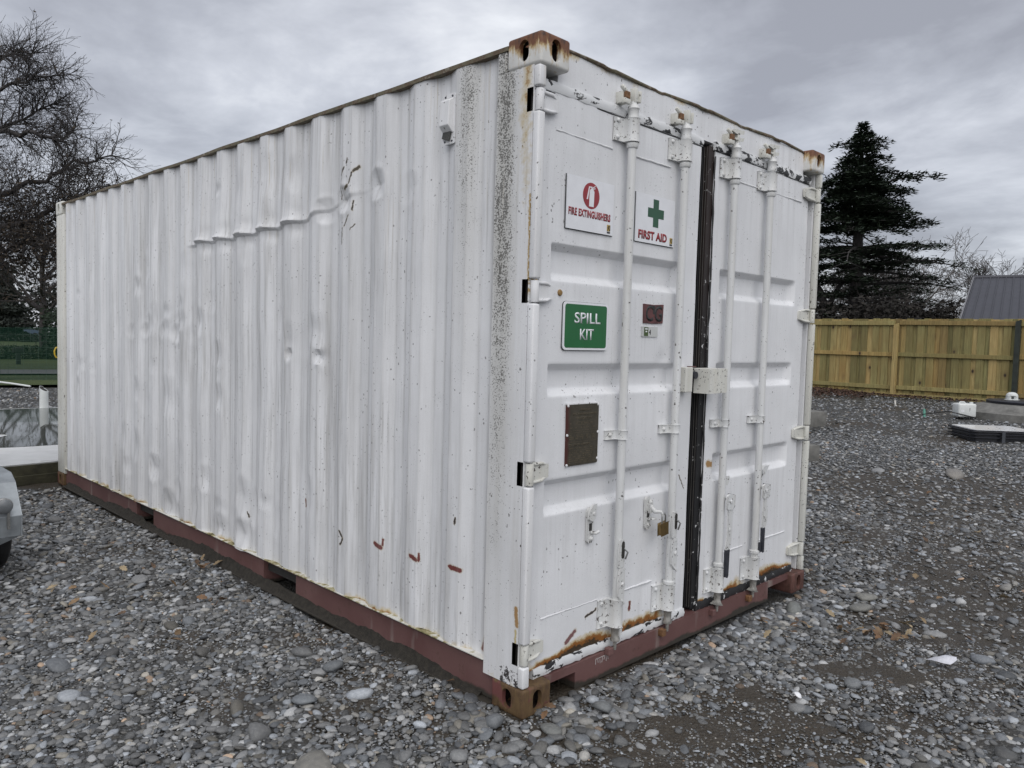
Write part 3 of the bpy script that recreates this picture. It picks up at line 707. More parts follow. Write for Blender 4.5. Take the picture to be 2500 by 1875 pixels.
# doors ---------------------------------------------------------------------
RIB = ((1.690, 1.842), (1.236, 1.371), (.760, .910))
def door_mesh(x0, x1, z0, z1, rx0, rx1, left):
    xs = np.unique(np.concatenate([np.arange(x0, x1, .012), [x0, x1, rx0, rx0+.003, rx1, rx1-.03, rx1-.006, rx0+.028]]))
    zs_ = [z0, z1]
    for a, b_ in RIB: zs_ += [a, a+.004, a+.036, a+.03, b_-.036, b_-.03, b_-.004, b_]
    zs_ = np.unique(np.concatenate([np.arange(z0, z1, .0125), zs_]))
    XX, ZZ = np.meshgrid(xs, zs_, indexing='ij'); d_ = np.zeros_like(XX)
    for a, b_ in RIB:
        pr = np.interp(ZZ, [a, a+.036, b_-.032, b_], [0, 1, 1, 0]); pr = pr*pr*(3-2*pr)
        d_ += .036*pr*np.interp(XX, [rx0, rx0+.012, rx1-.034, rx1], [0, 1, 1, 0])
    d_ += (vnoise(XX, ZZ, 3, 70+left)-.5)*.006+(vnoise(XX, ZZ, 9, 72+left)-.5)*.002
    for a, b_, k, r_ in (((.845, .705, .004, .03), (.70, .70, .003, .05), (.92, 1.38, .008, .04), (.86, .35, .004, .04), (.93, .45, -.003, .03)) if left else ((1.9, .75, .005, .05), (1.45, .8, .006, .05), (1.62, .40, .003, .06))):
        d_ += k*np.exp(-((XX-a)**2+(ZZ-b_)**2)/r_**2)
    bz = ZZ-z0
    pat = np.clip(vnoise(XX, XX*0, 4, 74)*1.7-.35, 0, 1)
    if left: rust = np.clip(1-bz/(.035+.045*vnoise(XX, XX*0, 5, 77)), 0, 1)**.7*np.interp(XX, [.1, .2, .45, .55, .62, .72, .95, 1.08], [.55, .9, 1.0, .8, .45, .95, .75, 0])
    else: rust = np.clip(1-bz/(.03+.06*pat), 0, 1)*np.interp(XX, [1.32, 1.38, 1.42, 1.55, 1.68, 1.82, 1.9, 2.0, 2.15, 2.35], [.8, .5, .15, .9, .7, .2, .6, .8, .95, .5])
    chip = .34*np.exp(-(np.minimum(XX-x0, x1-XX)/.02)**2)*vnoise(XX, ZZ, 4, 78)*1.3+.34*np.exp(-bz/.12)*vnoise(XX, ZZ, 6, 79)
    Yd = .05+d_
    return grid_mesh('door', np.stack([XX, Yd, ZZ], -1), M_door, {'rust': rust, 'chip': chip}, 35, closed_skirt=(1, .10))
D1 = (.075, 1.182); D2 = (1.312, 2.362)
door1 = link('door', door_mesh(*D1, .155, 2.418, .139, 1.045, True), cont, 'white left door with three hazard signs and a data plate')
door2 = link('door', door_mesh(*D2, .155, 2.418, 1.402, 2.240, False), cont, 'white right door with two handles hanging down')
def strip(name, pts, y0, y1, mat, par, wob=.004, seed=1):
    """rubber strip in the x-z plane following pts ((x, z0, z1)), slightly wavy"""
    m = MB(); rs = random.Random(seed); o_ = None
    for i, (x, a, b_) in enumerate(pts):
        w_ = rs.uniform(-wob, wob); yy = y0+rs.uniform(-wob, wob)*.7
        v = [(x, yy, a+w_), (x, yy-.006, (a+b_)/2+w_), (x, yy, b_+w_), (x, y1, b_+w_), (x, y1, a+w_)]
        o2 = len(m.v); m.v += v
        if o_ is not None:
            for q in range(5): m.f.append((o_+q, o_+(q+1) % 5, o2+(q+1) % 5, o2+q))
        else: m.f.append(tuple(o2+q for q in range(5)))
        o_ = o2
    m.f.append(tuple(o_+q for q in range(5)))
    return m.build(name, mat, par, smooth=40)
n = 46
strip('top_gasket', [(.07+(1.19-.07)*i/n, 2.406, 2.444) for i in range(n+1)], .046, .09, M_peel, door1, .0025, 2)
strip('bottom_gasket', [(.10+(1.185-.10)*i/n, .120, .160) for i in range(n+1)], .044, .09, M_peel_low, door1, .004, 3)
strip('top_gasket', [(1.30+(2.37-1.30)*i/n, 2.410, 2.450) for i in range(n+1)], .044, .09, M_peel_half, door2, .003, 4)
strip('bottom_gasket', [(1.29+(2.345-1.29)*i/n, .112, .158) for i in range(n+1)], .044, .09, M_peel_dark, door2, .005, 5)
MB().box(.075, .0485, 2.4005, 1.18, .06, 2.4045).build('gap_shadow_strip', M_black, door1); MB().box(1.315, .0485, 2.4045, 2.36, .06, 2.4085).build('gap_shadow_strip', M_black, door2)  # thin black strips drawn in for the gap shadow below each top gasket
MB().box(1.262, .056, .13, 1.313, .094, 2.425).build('edge_gasket', M_strip, door2, bevel=.003)
MB().box(1.247, .082, .135, 1.262, .1, 2.42).build('seal_lip', M_black, door2, bevel=.002)
MB().box(1.14, .104, .12, 1.36, .112, 2.44).build('inner_seal', M_black, cont)
for x, zt in ((1.2575, 0), (1.2605, 1)):
    MB().tube([(x, .078-.012*zt, .14+i*.114) for i in range(21)], .002, 5).build('seal_ridge', plain('worn_rubber_ridge', (.06, .055, .05), .6), door2)
rs = random.Random(4)
P = [(1.311+rs.uniform(-.003, .003), .049, .15+i*.0455) for i in range(50)]
MB().tube(P, [.0045+rs.uniform(-.0015, .002) for _ in P], 5).build('torn_seal_edge', M_peel_dark, door2, smooth=60)
# weld beads (horizontal lines on both doors)
for dr, segs in ((door1, ((.146, .50, 2.269, 2.263), (.62, .93, 2.262, 2.261), (.14, .50, .352, .352), (.62, .90, .352, .352))), (door2, ((1.36, 1.38, 2.30, 2.30), (1.48, 1.74, 2.295, 2.295), (1.87, 2.27, 2.295, 2.295), (1.49, 1.75, .372, .372), (1.86, 2.25, .372, .372)))):
    for a, b_, z0, z1 in segs:
        k = max(2, int((b_-a)/.02)); MB().tube([(a+(b_-a)*i/k, .050, z0+(z1-z0)*i/k+rs.uniform(-.001, .001)) for i in range(k+1)], .0042, 6).build('weld_bead', M_door, dr, smooth=60)
# hinges
for dr, xs_, sgn in ((door1, (.022, .138), 1), (door2, (2.416, 2.285), -1)):
    for a, b_ in hz:
        kx, ex = xs_; m = MB()
        m.cyl((kx, .020, a+.004), (kx, .020, b_-.004), .0165, n=14)
        lo, hi = min(kx, ex), max(kx, ex)
        tip = .008
        pl_ = [(kx, a+.010), (kx+sgn*.06, a+.012), (ex, a+.024), (ex, b_-.020), (kx+sgn*.06, b_-.008), (kx, b_-.006)]
        m.prism(pl_, .030, .049, 'xz')
        m.tube([(kx+sgn*.02, .026, a+.012), (kx+sgn*.075, .028, a+.014), (ex, .040, a+.026)], [.007, .007, .006], 8)
        m.tube([(kx+sgn*.02, .026, b_-.010), (kx+sgn*.075, .028, b_-.010), (ex, .040, b_-.022)], [.007, .007, .006], 8)
        m.build('hinge', M_yellowed if a < 1.2 or sgn < 0 else M_white, dr, bevel=.002, smooth=40)
# locking rods with brackets, clips, cams, keepers, handles
RODS = ((door1, .585, .02), (door1, .990, .0), (door2, 1.443, -.01), (door2, 1.822, -.02))
RY, RR = .012, .0185
for i, (dr, x, dz) in enumerate(RODS):
    m = MB()
    m.tube([(x, RY, .20+dz), (x, RY, .9), (x-.002, RY-.001, 1.6), (x, RY, 2.40)], RR, 16, False)
    m.lathe((x, RY, 0), [(RR+.004, 2.265+dz*.5), (RR+.007, 2.270+dz*.5), (RR+.007, 2.284+dz*.5), (RR+.003, 2.288+dz*.5)], 16)
    m.lathe((x, RY, 0), [(RR+.005, 2.388), (RR+.007, 2.395), (RR+.004, 2.405), (RR+.004, 2.432), (RR+.008, 2.437), (RR+.006, 2.444), (.013, 2.458), (.013, 2.468)], 16)
    m.lathe((x, RY, 0), [(RR+.003, .326), (RR+.009, .330), (RR+.009, .343), (RR+.002, .347)], 16)
    m.build('locking_rod', M_rod, dr, smooth=40)
    # cam head that grips the keeper
    m = MB()
    if i < 2: m.box(x-.010, RY-.014, 2.462, x+.010, RY+.014, 2.522); m.obox((x+.026, RY-.002, 2.490), (.012, .03, .05), Matrix.Rotation(.1, 3, 'Y')); m.box(x+.006, RY-.010, 2.468, x+.028, RY+.010, 2.478)
    else:
        m.box(x-.011, RY-.012, 2.462, x+.011, RY+.012, 2.512); m.prism([(x-.06, 2.512), (x-.05, 2.520), (x+.05, 2.527), (x+.045, 2.515), (x+.01, 2.508), (x-.012, 2.504)], RY-.012, RY+.014); m.prism([(x-.03, 2.480), (x+.05, 2.492), (x+.045, 2.480), (x, 2.472)], RY-.010, RY+.012)
    m.build('cam_head', M_yellowed, dr, bevel=.003, smooth=40)
    m = MB()
    m.lathe((x, RY, 0), [(.0, .10+dz), (.007, .101+dz), (.009, .135+dz), (.020, .140+dz), (.022, .150+dz), (.017, .160+dz), (.019, .195+dz), (.023, .200+dz), (.023, .206+dz)], 14)
    if i >= 2: m.prism([(x-.05, .150+dz), (x-.02, .158+dz), (x+.03, .140+dz), (x+.05, .120+dz), (x, .130+dz)], RY-.008, RY+.012)
    m.build('foot_cam', plain('worn_grey_steel', (.30, .29, .27), .5, .3, var=.4, scale=50), dr, smooth=40)
    # keepers on header and sill
    m = MB(); m.box(x-.070, .018, 2.452, x-.030, .056, 2.500); m.box(x-.072, .004, 2.448, x-.030, .020, 2.470); m.cyl((x-.052, .012, 2.497), (x-.076, .022, 2.520), .010, n=8)
    ke = m.build('cam_keeper', M_yellowed, dr, bevel=.006, smooth=40)
    m = MB(); m.box(x-.064, .002, 2.468, x-.036, .018, 2.498); m.build('rust_patch', M_rustbolt, hdr, bevel=.004)
    m = MB(); m.box(x-.05, .002, .085+dz, x-.018, .03, .118+dz); m.build('foot_keeper', M_rustbolt if i in (1, 3) else M_maroon, sill, bevel=.004)
    # top and bottom brackets: half round shell on a bolted plate
    for zb in ((2.292+dz*.4, 2.388+dz*.4), (.206+dz, .326+dz)):
        m = MB(); arc = [(x-.088, .0485), (x-.088, .040), (x-.030, .036), (x-.029, RY)]+[(x-.029*math.cos(math.pi*k/10), RY-.029*math.sin(math.pi*k/10)) for k in range(1, 10)]+[(x+.029, RY), (x+.029, .0485)]
        m.prism(arc, zb[0], zb[1], 'xy')
        for q in (.14, .5, .86):
            zq = zb[0]+(zb[1]-zb[0])*q
            if q != .5: m.lathe((x-.068, .040, zq), [(.010, 0), (.010, .005), (.006, .009), (.002, .010)], 8, 'y'); m.lathe((x+.012, RY-.027, zq-.02*(q < .3)), [(.004, 0), (.0035, .003)], 6, 'y')
        m.build('rod_bracket', M_hw, dr, bevel=.003, smooth=40)
    zb = (1.045+[.0, .0, .0, .0][i], 1.083)
    m = MB(); arc = [(x-.082, .0485), (x-.082, .036), (x-.024, .030), (x-.023, RY)]+[(x-.0235*math.cos(math.pi*k/10), RY-.0235*math.sin(math.pi*k/10)) for k in range(1, 10)]+[(x+.0235, RY), (x+.030, .0485)]
    m.prism(arc, zb[0], zb[1], 'xy'); m.lathe((x-.058, .036, 1.064), [(.011, 0), (.011, .004), (.006, .009), (.002, .010)], 6, 'y')
    cl = m.build('rod_clip', M_hw, dr, bevel=.002, smooth=40)
# handles folded down the front of the two left rods
for x, z1 in ((.585, .60), (.990, .665)):
    y = RY-RR
    m = MB()
    m.prism([(x-.013, z1+.010), (x-.019, z1-.03), (x-.020, z1-.11), (x+.017, z1-.11), (x+.019, z1-.02), (x+.010, z1+.012)], y-.004, y+.004)
    m.prism([(x-.011, z1-.115), (x-.020, z1-.165), (x-.021, z1-.235), (x+.016, z1-.270), (x+.019, z1-.20), (x+.016, z1-.115)], y-.009, y+.002)
    m.prism([(x-.004, z1-.265), (x+.017, z1-.28), (x+.015, z1-.40), (x+.002, z1-.415)], y-.006, y+.003)
    m.lathe((x+.003, y-.009, z1-.185), [(.010, 0), (.010, .003), (.006, .006)], 12, 'y'); m.lathe((x+.003, y-.009, z1-.158), [(.004, 0), (.003, .002)], 6, 'y')
    m.tube([(x-.008, y-.001, z1-.24), (x+.018, y-.010, z1-.272)], .006, 6)
    h = m.build('rod_handle', M_hw, door1, bevel=.0015, smooth=40)
    m = MB(); m.prism(stadium(x+.006, z1-.035, .020, .075), y-.0055, y+.001, 'xz'); m.build('slot', M_inside, h)
    MB().tube([(x+.012, y-.004, z1-.03), (x+.022, y-.018, z1-.045), (x+.014, y-.012, z1-.075)], .004, 6).build('pin', M_steel, h, smooth=60)
# handles hanging from hubs on the right door
for x, zh, y, i in ((1.443, .665, -.012, 0), (1.822, .675, -.012, 1)):
    m = MB()
    m.prism([(x-.005, zh-.037), (x-.008, zh+.030), (x+.012, zh+.037), (x+.058, zh+.030), (x+.060, zh-.020), (x+.045, zh-.042)], y-.020, y-.008)
    m.lathe((x+.022, y-.020, zh), [(.012, 0), (.011, .004), (.005, .005)], 12, 'y')
    hub = m.build('handle_hub', M_hw, door2, bevel=.003, smooth=40)
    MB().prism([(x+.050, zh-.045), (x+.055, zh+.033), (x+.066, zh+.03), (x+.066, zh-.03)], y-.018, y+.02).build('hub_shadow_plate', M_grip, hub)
    m = MB(); xo = x+.030; k = -.006 if i else 0
    if i == 0: pl1 = [(xo-.018, zh-.03), (xo-.012, zh-.17), (xo-.022, zh-.21), (xo-.026, zh-.25), (xo+.000, zh-.25), (xo+.014, zh-.20), (xo+.018, zh-.12), (xo+.020, zh-.03)]
    else: pl1 = [(xo-.012, zh-.03), (xo-.018, zh-.09), (xo-.022, zh-.17), (xo-.020, zh-.205), (xo-.004, zh-.205), (xo+.020, zh-.175), (xo+.022, zh-.12), (xo+.008, zh-.07), (xo+.008, zh-.03)]
    m.prism(pl1, y-.016, y-.006)
    m.lathe((xo-.004, y-.016, zh-.145), [(.011, 0), (.009, .003)], 10, 'y')
    hd = m.build('rod_handle', M_hw, door2, bevel=.002, smooth=40)
    if i == 0: gp = [(xo-.027, zh-.25), (xo-.001, zh-.25), (xo-.004, zh-.385), (xo-.010, zh-.392), (xo-.026, zh-.388)]
    else: gp = [(xo-.026, zh-.205), (xo-.006, zh-.205), (xo-.006, zh-.335), (xo-.020, zh-.338)]
    MB().prism(gp, y-.018, y-.004).build('grip', M_grip, hd, bevel=.003)
    if i: MB().box(x+.0, y-.012, zh-.33, x+.014, y+.004, zh-.285).build('grip_hook', M_grip, hd)
    # catch above the hub
    m = MB(); cx, cz = (x+.050, .725) if i == 0 else (x+.075, .735)
    m.prism(stadium(cx, cz-.012, .028, .12), .034, .049); m.prism([(cx-.012, cz+.020), (cx-.016, cz+.045), (cx+.008, cz+.062), (cx+(.022 if i == 0 else .05), cz+(.055 if i == 0 else .064)), (cx+.018, cz+.03), (cx+.006, cz+.016)], .012, .034)
    m.lathe((cx, .030, cz+.018), [(.012, 0), (.012, .006), (.006, .009)], 8, 'y'); m.box(cx-.002, .018, cz-.065, cx+.022, .036, cz-.052)
    m.build('handle_catch', M_hw, door2, bevel=.0025, smooth=40)
# handle retainers on the left door
def retainer(cx, cz, shut):
    m = MB(); m.prism(stadium(cx, cz, .034, .150), .038, .0495)
    m.lathe((cx+.004, .038, cz-.055), [(.013, 0), (.013, .003), (.009, .004), (.008, .010), (.003, .012)], 10, 'y')
    m.lathe((cx+.004, .030, cz+.052), [(.014, 0), (.014, .004), (.008, .005), (.007, .010)], 10, 'y')
    if shut:
        m.tube([(cx+.004, .030, cz+.035), (cx+.012, .010, cz+.010), (cx+.030, -.010, cz+.010), (cx+.040, -.018, cz-.008)], [.010, .011, .008, .006], 8)
        m.prism([(cx-.010, cz+.045), (cx+.012, cz+.045), (cx+.016, cz+.012), (cx-.004, cz+.0)], .022, .038)
        m.box(cx-.008, .006, cz-.030, cx+.024, .038, cz-.020)
    else:
        m.prism([(cx-.022, cz+.030), (cx-.020, cz+.062), (cx+.000, cz+.088), (cx+.022, cz+.092), (cx+.014, cz+.030), (cx-.004, cz+.022)], .024, .036)
        m.tube([(cx+.0, .036, cz-.028), (cx+.010, .016, cz-.030), (cx+.024, .010, cz-.022)], [.006, .007, .008], 8)
    q = m.build('handle_retainer', M_hw, door1, bevel=.002, smooth=40)
    MB().box(cx-.010, .0365, cz-.022, cx+.008, .0372, cz+.010).build('slot', M_inside, q)
retainer(.423, .688, False); retainer(.838, .683, True)
# lock box over the door joint
lb = MB().prism([(1.178, 1.226), (1.178, 1.338), (1.184, 1.345), (1.338, 1.343), (1.338, 1.228)], -.050, -.0475).box(1.178, -.047, 1.224, 1.1805, .038, 1.344).box(1.181, -.047, 1.3425, 1.338, .049, 1.345).box(1.335, -.047, 1.228, 1.338, .049, 1.342).box(1.224, -.0475, 1.226, 1.228, -.0515, 1.343)
lb = lb.build('lock_box', M_yellowed, door2, bevel=.001)
MB().box(1.30, -.04, 1.235, 1.334, .048, 1.335).build('lock_plate', M_yellowed, lb)
m = MB(); m.box(1.052, .002, 1.232, 1.112, .0495, 1.350)
lb2 = m.build('lock_box', M_yellowed, door1, bevel=.004)
m = MB(); m.prism([(1.112, 1.34), (1.112, 1.29), (1.135, 1.29), (1.150, 1.315), (1.16, 1.335)], .02, .03); m.build('hasp', M_steel, lb2); MB().cyl((1.145, .005, 1.312), (1.145, .045, 1.312), .018, n=14).build('lock_barrel', M_grip, lb2, smooth=40); MB().box(1.10, .012, 1.351, 1.155, .03, 1.355).build('top_flange', M_maroon, lb2)
# round rusty plug
MB().lathe((.195, .049, 1.648), [(.013, -.002), (.013, .003), (.010, .007), (.004, .008)], 14, 'y').build('rusty_plug', plain('ochre_rust', (.26, .16, .06), .7), door1, smooth=40)

# ------------------------------------------------------------------ signs on the left door (parts of the container, lettering below them)
SY = .043
M_signw = plain('white_sign_sheet', (.74, .75, .78), .3, var=.04, scale=20)
M_signedge = plain('dark_sign_core', (.04, .045, .05), .5)
M_red = plain('sign_red', (.27, .02, .026), .35, var=.1); M_green = plain('first_aid_green', (.012, .075, .035), .35, var=.1)
M_green2 = plain('spill_kit_green', (.008, .115, .032), .3, var=.08); M_gold = plain('logo_ochre', (.42, .30, .09), .5)
M_ink = plain('black_ink', (.02, .02, .02), .5)
def rrect(x0, x1, z0, z1, r, n=5):
    p = []
    for cx, cz, a0 in ((x1-r, z1-r, 0), (x0+r, z1-r, 90), (x0+r, z0+r, 180), (x1-r, z0+r, 270)):
        for k in range(n+1): a = rad(a0+90*k/n); p.append((cx+r*math.cos(a), cz+r*math.sin(a)))
    return p
def sign(label, x0, x1, z0, z1, mat, r=.0, back=True):
    s = MB().prism(rrect(x0, x1, z0, z1, max(r, .001)), SY, SY+.0035).build('sign', mat, cont, label=label)
    e = .0022
    MB().prism(rrect(x0-e, x1+e*.5, z0-e, z1+e*.5, max(r, .001)), SY+.0036, SY+.0065).build('backing', M_signedge, s)
    return s
def logo(s, x, z):
    MB().prism(rrect(x-.0105, x+.0105, z-.012, z+.014, .001), SY-.0012, SY).build('logo', M_gold, s)
    m = MB()
    for a, b_ in (((-.006, .009), (.006, .007)), ((0, .008), (-.007, -.010)), ((-.002, .002), (.006, -.010)), ((-.009, .0), (-.002, .006)), ((.008, .012), (.008, -.010))):
        m.tube([(x+a[0], SY-.0014, z+a[1]), (x+b_[0], SY-.0014, z+b_[1])], .0013, 5)
    m.box(x-.010, SY-.0012, z-.021, x+.010, SY-.0002, z-.0145)
    m.build('logo_figure', M_ink, s)
# fire extinguishers
x0, x1, z0, z1 = .214, .512, 1.904, 2.114; S = sign('white hazard board reading FIRE EXTINGUISHERS under a red disc', x0, x1, z0, z1, M_signw)
cx, cz = .363, 2.048; R1 = .0525
MB().prism([(cx+R1*math.cos(2*math.pi*k/40), cz+R1*math.sin(2*math.pi*k/40)) for k in range(40)], SY-.0008, SY).build('disc', M_red, S)
m = MB(); y0, y1 = SY-.0016, SY-.0009
m.prism([(cx-.013, cz-.043), (cx+.016, cz-.043), (cx+.018, cz+.018), (cx+.012, cz+.026), (cx+.006, cz+.029), (cx+.006, cz+.034), (cx-.001, cz+.034), (cx-.001, cz+.029), (cx-.007, cz+.026), (cx-.012, cz+.018)], y0, y1)
m.prism([(cx-.016, cz+.036), (cx+.004, cz+.037), (cx+.004, cz+.033), (cx-.012, cz+.032), (cx-.0215, cz-.016), (cx-.030, cz-.016), (cx-.028, cz-.010), (cx-.018, cz+.030)], y0, y1)
m.prism([(cx+.006, cz+.034), (cx+.024, cz+.043), (cx+.024, cz+.040), (cx+.008, cz+.031)], y0, y1); m.prism([(cx+.006, cz+.030), (cx+.024, cz+.034), (cx+.024, cz+.030), (cx+.008, cz+.027)], y0, y1)
m.build('pictogram', M_signw, S)
link('lettering', text_mesh('lettering', 'FIRE EXTINGUISHERS', x0+.012, x1-.020, 1.958, 1.989, SY-.0008, M_red, .046, .0006, 1.10), S); logo(S, x1-.030, 1.932)
# first aid
x0, x1, z0, z1 = .669, .968, 1.902, 2.113; S = sign('white hazard board reading FIRST AID under a green cross', x0, x1, z0, z1, M_signw)
cx, cz, a, b_ = .8185, 2.037, .061, .0205
MB().prism([(cx-b_, cz+a), (cx-b_, cz+b_), (cx-a, cz+b_), (cx-a, cz-b_), (cx-b_, cz-b_), (cx-b_, cz-a), (cx+b_, cz-a), (cx+b_, cz-b_), (cx+a, cz-b_), (cx+a, cz+b_), (cx+b_, cz+b_), (cx+b_, cz+a)], SY-.0008, SY).build('green_cross', M_green, S)
link('lettering', text_mesh('lettering', 'FIRST AID', x0+.022, x1-.058, 1.916, 1.955, SY-.0008, M_red, .050, .0006, 1.06), S); logo(S, x1-.024, 1.928)
# spill kit
x0, x1, z0, z1 = .215, .500, 1.424, 1.617; S = sign('green board with white border reading SPILL KIT', x0, x1, z0, z1, M_signw, .018)
MB().prism(rrect(x0+.010, x1-.010, z0+.009, z1-.009, .012), SY-.0008, SY).build('green_field', M_green2, S)
link('lettering', text_mesh('lettering', 'SPILL', x0+.068, x1-.052, 1.532, 1.576, SY-.0016, M_signw, .012, .0008), S)
link('lettering', text_mesh('lettering', 'KIT', x0+.104, x1-.094, 1.466, 1.510, SY-.0016, M_signw, .012, .0008), S)
# CG patch and number sticker
M_patch = plain('old_maroon_paint', (.10, .035, .035), .5, var=.35, scale=25)
S = MB().prism([(.758, 1.549), (.756, 1.634), (.835, 1.632), (.909, 1.637), (.906, 1.551), (.84, 1.5475)], .0445, .0515).build('paint_patch', M_patch, cont, label='square of old maroon paint lettered CG in black')
link('lettering', text_mesh('lettering', 'C', .772, .828, 1.557, 1.629, .0438, M_ink, .02), S); link('lettering', text_mesh('lettering', 'G', .840, .898, 1.557, 1.629, .0438, M_ink, .02), S)
MB().box(.826, .0439, 1.59, .842, .0444, 1.628).build('black_smudge', M_ink, S)
S = MB().box(.748, .0450, 1.488, .869, .0515, 1.533).build('sticker', plain('grey_sticker', (.50, .51, .50), .4, var=.1), cont, label='pale grey sticker with a green block and the number 4')
q = MB().box(.764, .0443, 1.491, .795, .0449, 1.530).build('green_block', plain('olive_green_print', (.05, .085, .02), .5), S); MB().box(.770, .0438, 1.520, .790, .0442, 1.525).box(.774, .0438, 1.508, .786, .0442, 1.514).build('small_print', M_signw, q)
link('lettering', text_mesh('lettering', '4', .802, .816, 1.497, 1.520, .0443, M_ink, .02), S)
# data plate
def m_plate(t, b):
    co = t.co(); x, y, z = t.sep(co); n = t.noise(co, 30, 5, .7)
    c = t.mix(t.rng(n, .3, .7), (.06, .053, .040), (.11, .096, .072))
    return t.mix(t.rng(t.math('ADD', x, t.math('MULTIPLY', n, .02)), .285, .265), c, (.10, .035, .03))
M_plate = material('tarnished_brass_plate', m_plate, .45, .5)
M_emb = plain('embossed_brass', (.125, .105, .070), .4, .5)
S = MB().prism(rrect(.254, .454, .954, 1.203, .006), .040, .0475).build('data_plate', M_plate, cont, bevel=.0008, label='tall tarnished metal data plate with raised lettering')
rows = [('APPROVED', .335, .405, 1.180), ('FOR TRANSPORT UNDER', .290, .440, 1.163), ('CUSTOMS SEAL', .312, .410, 1.147)]
for s_, a, b_, z in rows: link('lettering', text_mesh('lettering', s_, a, b_, z-.005, z+.005, .0393, M_emb, .01), S)
link('lettering', text_mesh('lettering', 'CSC SAFETY APPROVAL', .268, .408, 1.033, 1.043, .0393, M_emb, .01), S)
m = MB(); rs = random.Random(8)
for z in (1.132, 1.120, 1.096, 1.088, 1.050, 1.015): m.box(.272 if z < 1.1 else .31, .0394, z-.0007, .445 if z < 1.1 else .40, .04, z+.0007)
for z in (1.126, 1.108, 1.077, 1.070, 1.063, 1.024, 1.008, .999, .990, .981, .973, .965):
    x = .270
    while x < .425:
        w_ = rs.uniform(.006, .03); m.box(x, .0394, z-.0022, min(x+w_, .44), .04, z+.0022); x += w_+rs.uniform(.003, .03)
m.box(.418, .0394, .975, .4195, .04, 1.03).box(.446, .0394, .975, .4475, .04, 1.03)
m.build('embossed_rows', M_emb, S)
for x, z in ((.258, 1.199), (.450, 1.199), (.258, .958), (.452, 1.083), (.452, .972), (.256, 1.08)):
    MB().lathe((x, .040, z), [(.006, 0), (.005, .003), (.002, .004)], 8, 'y').build('rivet', M_white, S, smooth=50)
MB().box(.252, .0395, 1.2035, .456, .049, 1.208).build('plate_edge', M_white, S)
# ventilator on the side wall, with its little plate
m = MB(); Y0, Y1 = .462, .548
cy = .507
m.prism([(cy-.036, 2.258), (cy+.036, 2.258), (cy+.036, 2.455), (cy-.036, 2.455)], -.006, .034, 'yz')
vent = m.build('ventilator', M_white, cont, bevel=.003)
v = []
m = MB()
for z, o1, hw in ((2.440, -.008, .030), (2.425, -.030, .029), (2.325, -.036, .029), (2.300, -.012, .029)): v += [(o1, cy-hw, z), (o1, cy+hw, z), (.0, cy+hw+.004, z), (.0, cy-hw-.004, z)]
fc = [(0, 1, 2, 3)]
for k in range(3):
    for a in range(4): b_ = (a+1) % 4; fc.append((k*4+a, k*4+b_, k*4+4+b_, k*4+4+a))
fc.append((12, 13, 14, 15)); m.add(v, fc); m.build('vent_hood', M_white, vent, bevel=.003)
MB().obox((-.012, cy+.004, 2.294), (.006, .046, .046), Matrix.Rotation(.32, 3, 'X')).build('vent_grille', plain('dark_grey_gauze', (.09, .092, .088), .8, var=.6, scale=200, bump=.6), vent)
for a in (-.022, .022):
    for z in (2.266, 2.447): MB().lathe((-.006, cy+a, z), [(.005, 0), (.004, -.003)], 6, 'x').build('rivet', M_grip, vent)

# ------------------------------------------------------------------ things on and by the container
pad = thing('padlock', 'brass padlock hanging from the catch between the two left rods', 'padlock', (.882, -.018, .684))
MB().prism([(-.028, -.098), (-.030, -.046), (.022, -.040), (.025, -.092)], -.010, .010).build('lock_body', plain('tarnished_brass', (.20, .135, .055), .35, .7, var=.2, scale=40), pad, bevel=.004, smooth=40)
MB().tube([(-.014, 0, -.045), (-.014, 0, -.012), (-.006, 0, .0), (.006, 0, .0), (.014, 0, -.012), (.015, 0, -.043)], .0038, 8).build('shackle', M_steel, pad, smooth=60)
o = MB().tube([(.03, 6.085, 1.275), (-.002, 6.09, 1.265), (-.013, 6.09, 1.235), (-.012, 6.09, 1.205), (-.002, 6.09, 1.18), (.03, 6.085, 1.165)], .007, 8).build('hose_loop', plain('yellow_plastic', (.50, .34, .02), .4), smooth=60)
tag(o, 'loop of yellow hose hung on the far end of the container', 'hose')
# ------------------------------------------------------------------ timber fence
def m_wood(t, b):
    co = t.co(); info = t.new('ShaderNodeObjectInfo'); r = info.outputs['Random']
    co2 = t.vmath('ADD', co, t.comb(t.math('MULTIPLY', r, 37.), t.math('MULTIPLY', r, 11.), t.math('MULTIPLY', r, 23.)))
    g = t.noise(t.scalev(co2, (14, 14, .8)), 2.4, 6, .65, .8); big = t.noise(co2, 1.1, 4, .6)
    c = t.mix(t.rng(g, .32, .7), (.185, .152, .066), (.385, .325, .160))
    c = t.mix(t.math('MULTIPLY', t.rng(big, .44, .68), .55), c, (.27, .18, .075))
    c = t.mix(1, c, t.ramp(r, ((0, (.42, .44, .33)), (.22, (.88, .92, .76)), (.45, (1.38, 1.25, 1.08)), (.62, (.66, .74, .60)), (.8, (1.22, 1.02, .76)), (1, (.56, .50, .40)))), 'MULTIPLY')
    kn = t.vor(t.scalev(co2, (2.2, 2.2, 1.3)), 1.5, 'F1'); k = t.rng(kn, .10, .045)
    c = t.mix(t.math('MULTIPLY', t.rng(kn, .26, .08), .45), c, (.12, .075, .03)); c = t.mix(k, c, (.028, .016, .009))
    t.put(b.inputs['Normal'], t.bump(g, .3, .006))
    return c
M_wood = material('treated_pine', m_wood, .7)
M_wood_dark = plain('dark_stained_post', (.022, .028, .022), .5, var=.4, scale=8)
FX = 16.86
fence = thing('timber_fence', 'yellow green treated pine paling fence along the far edge of the gravel yard', 'fence', (FX, 0, .36))
rs = random.Random(5)
pal = []
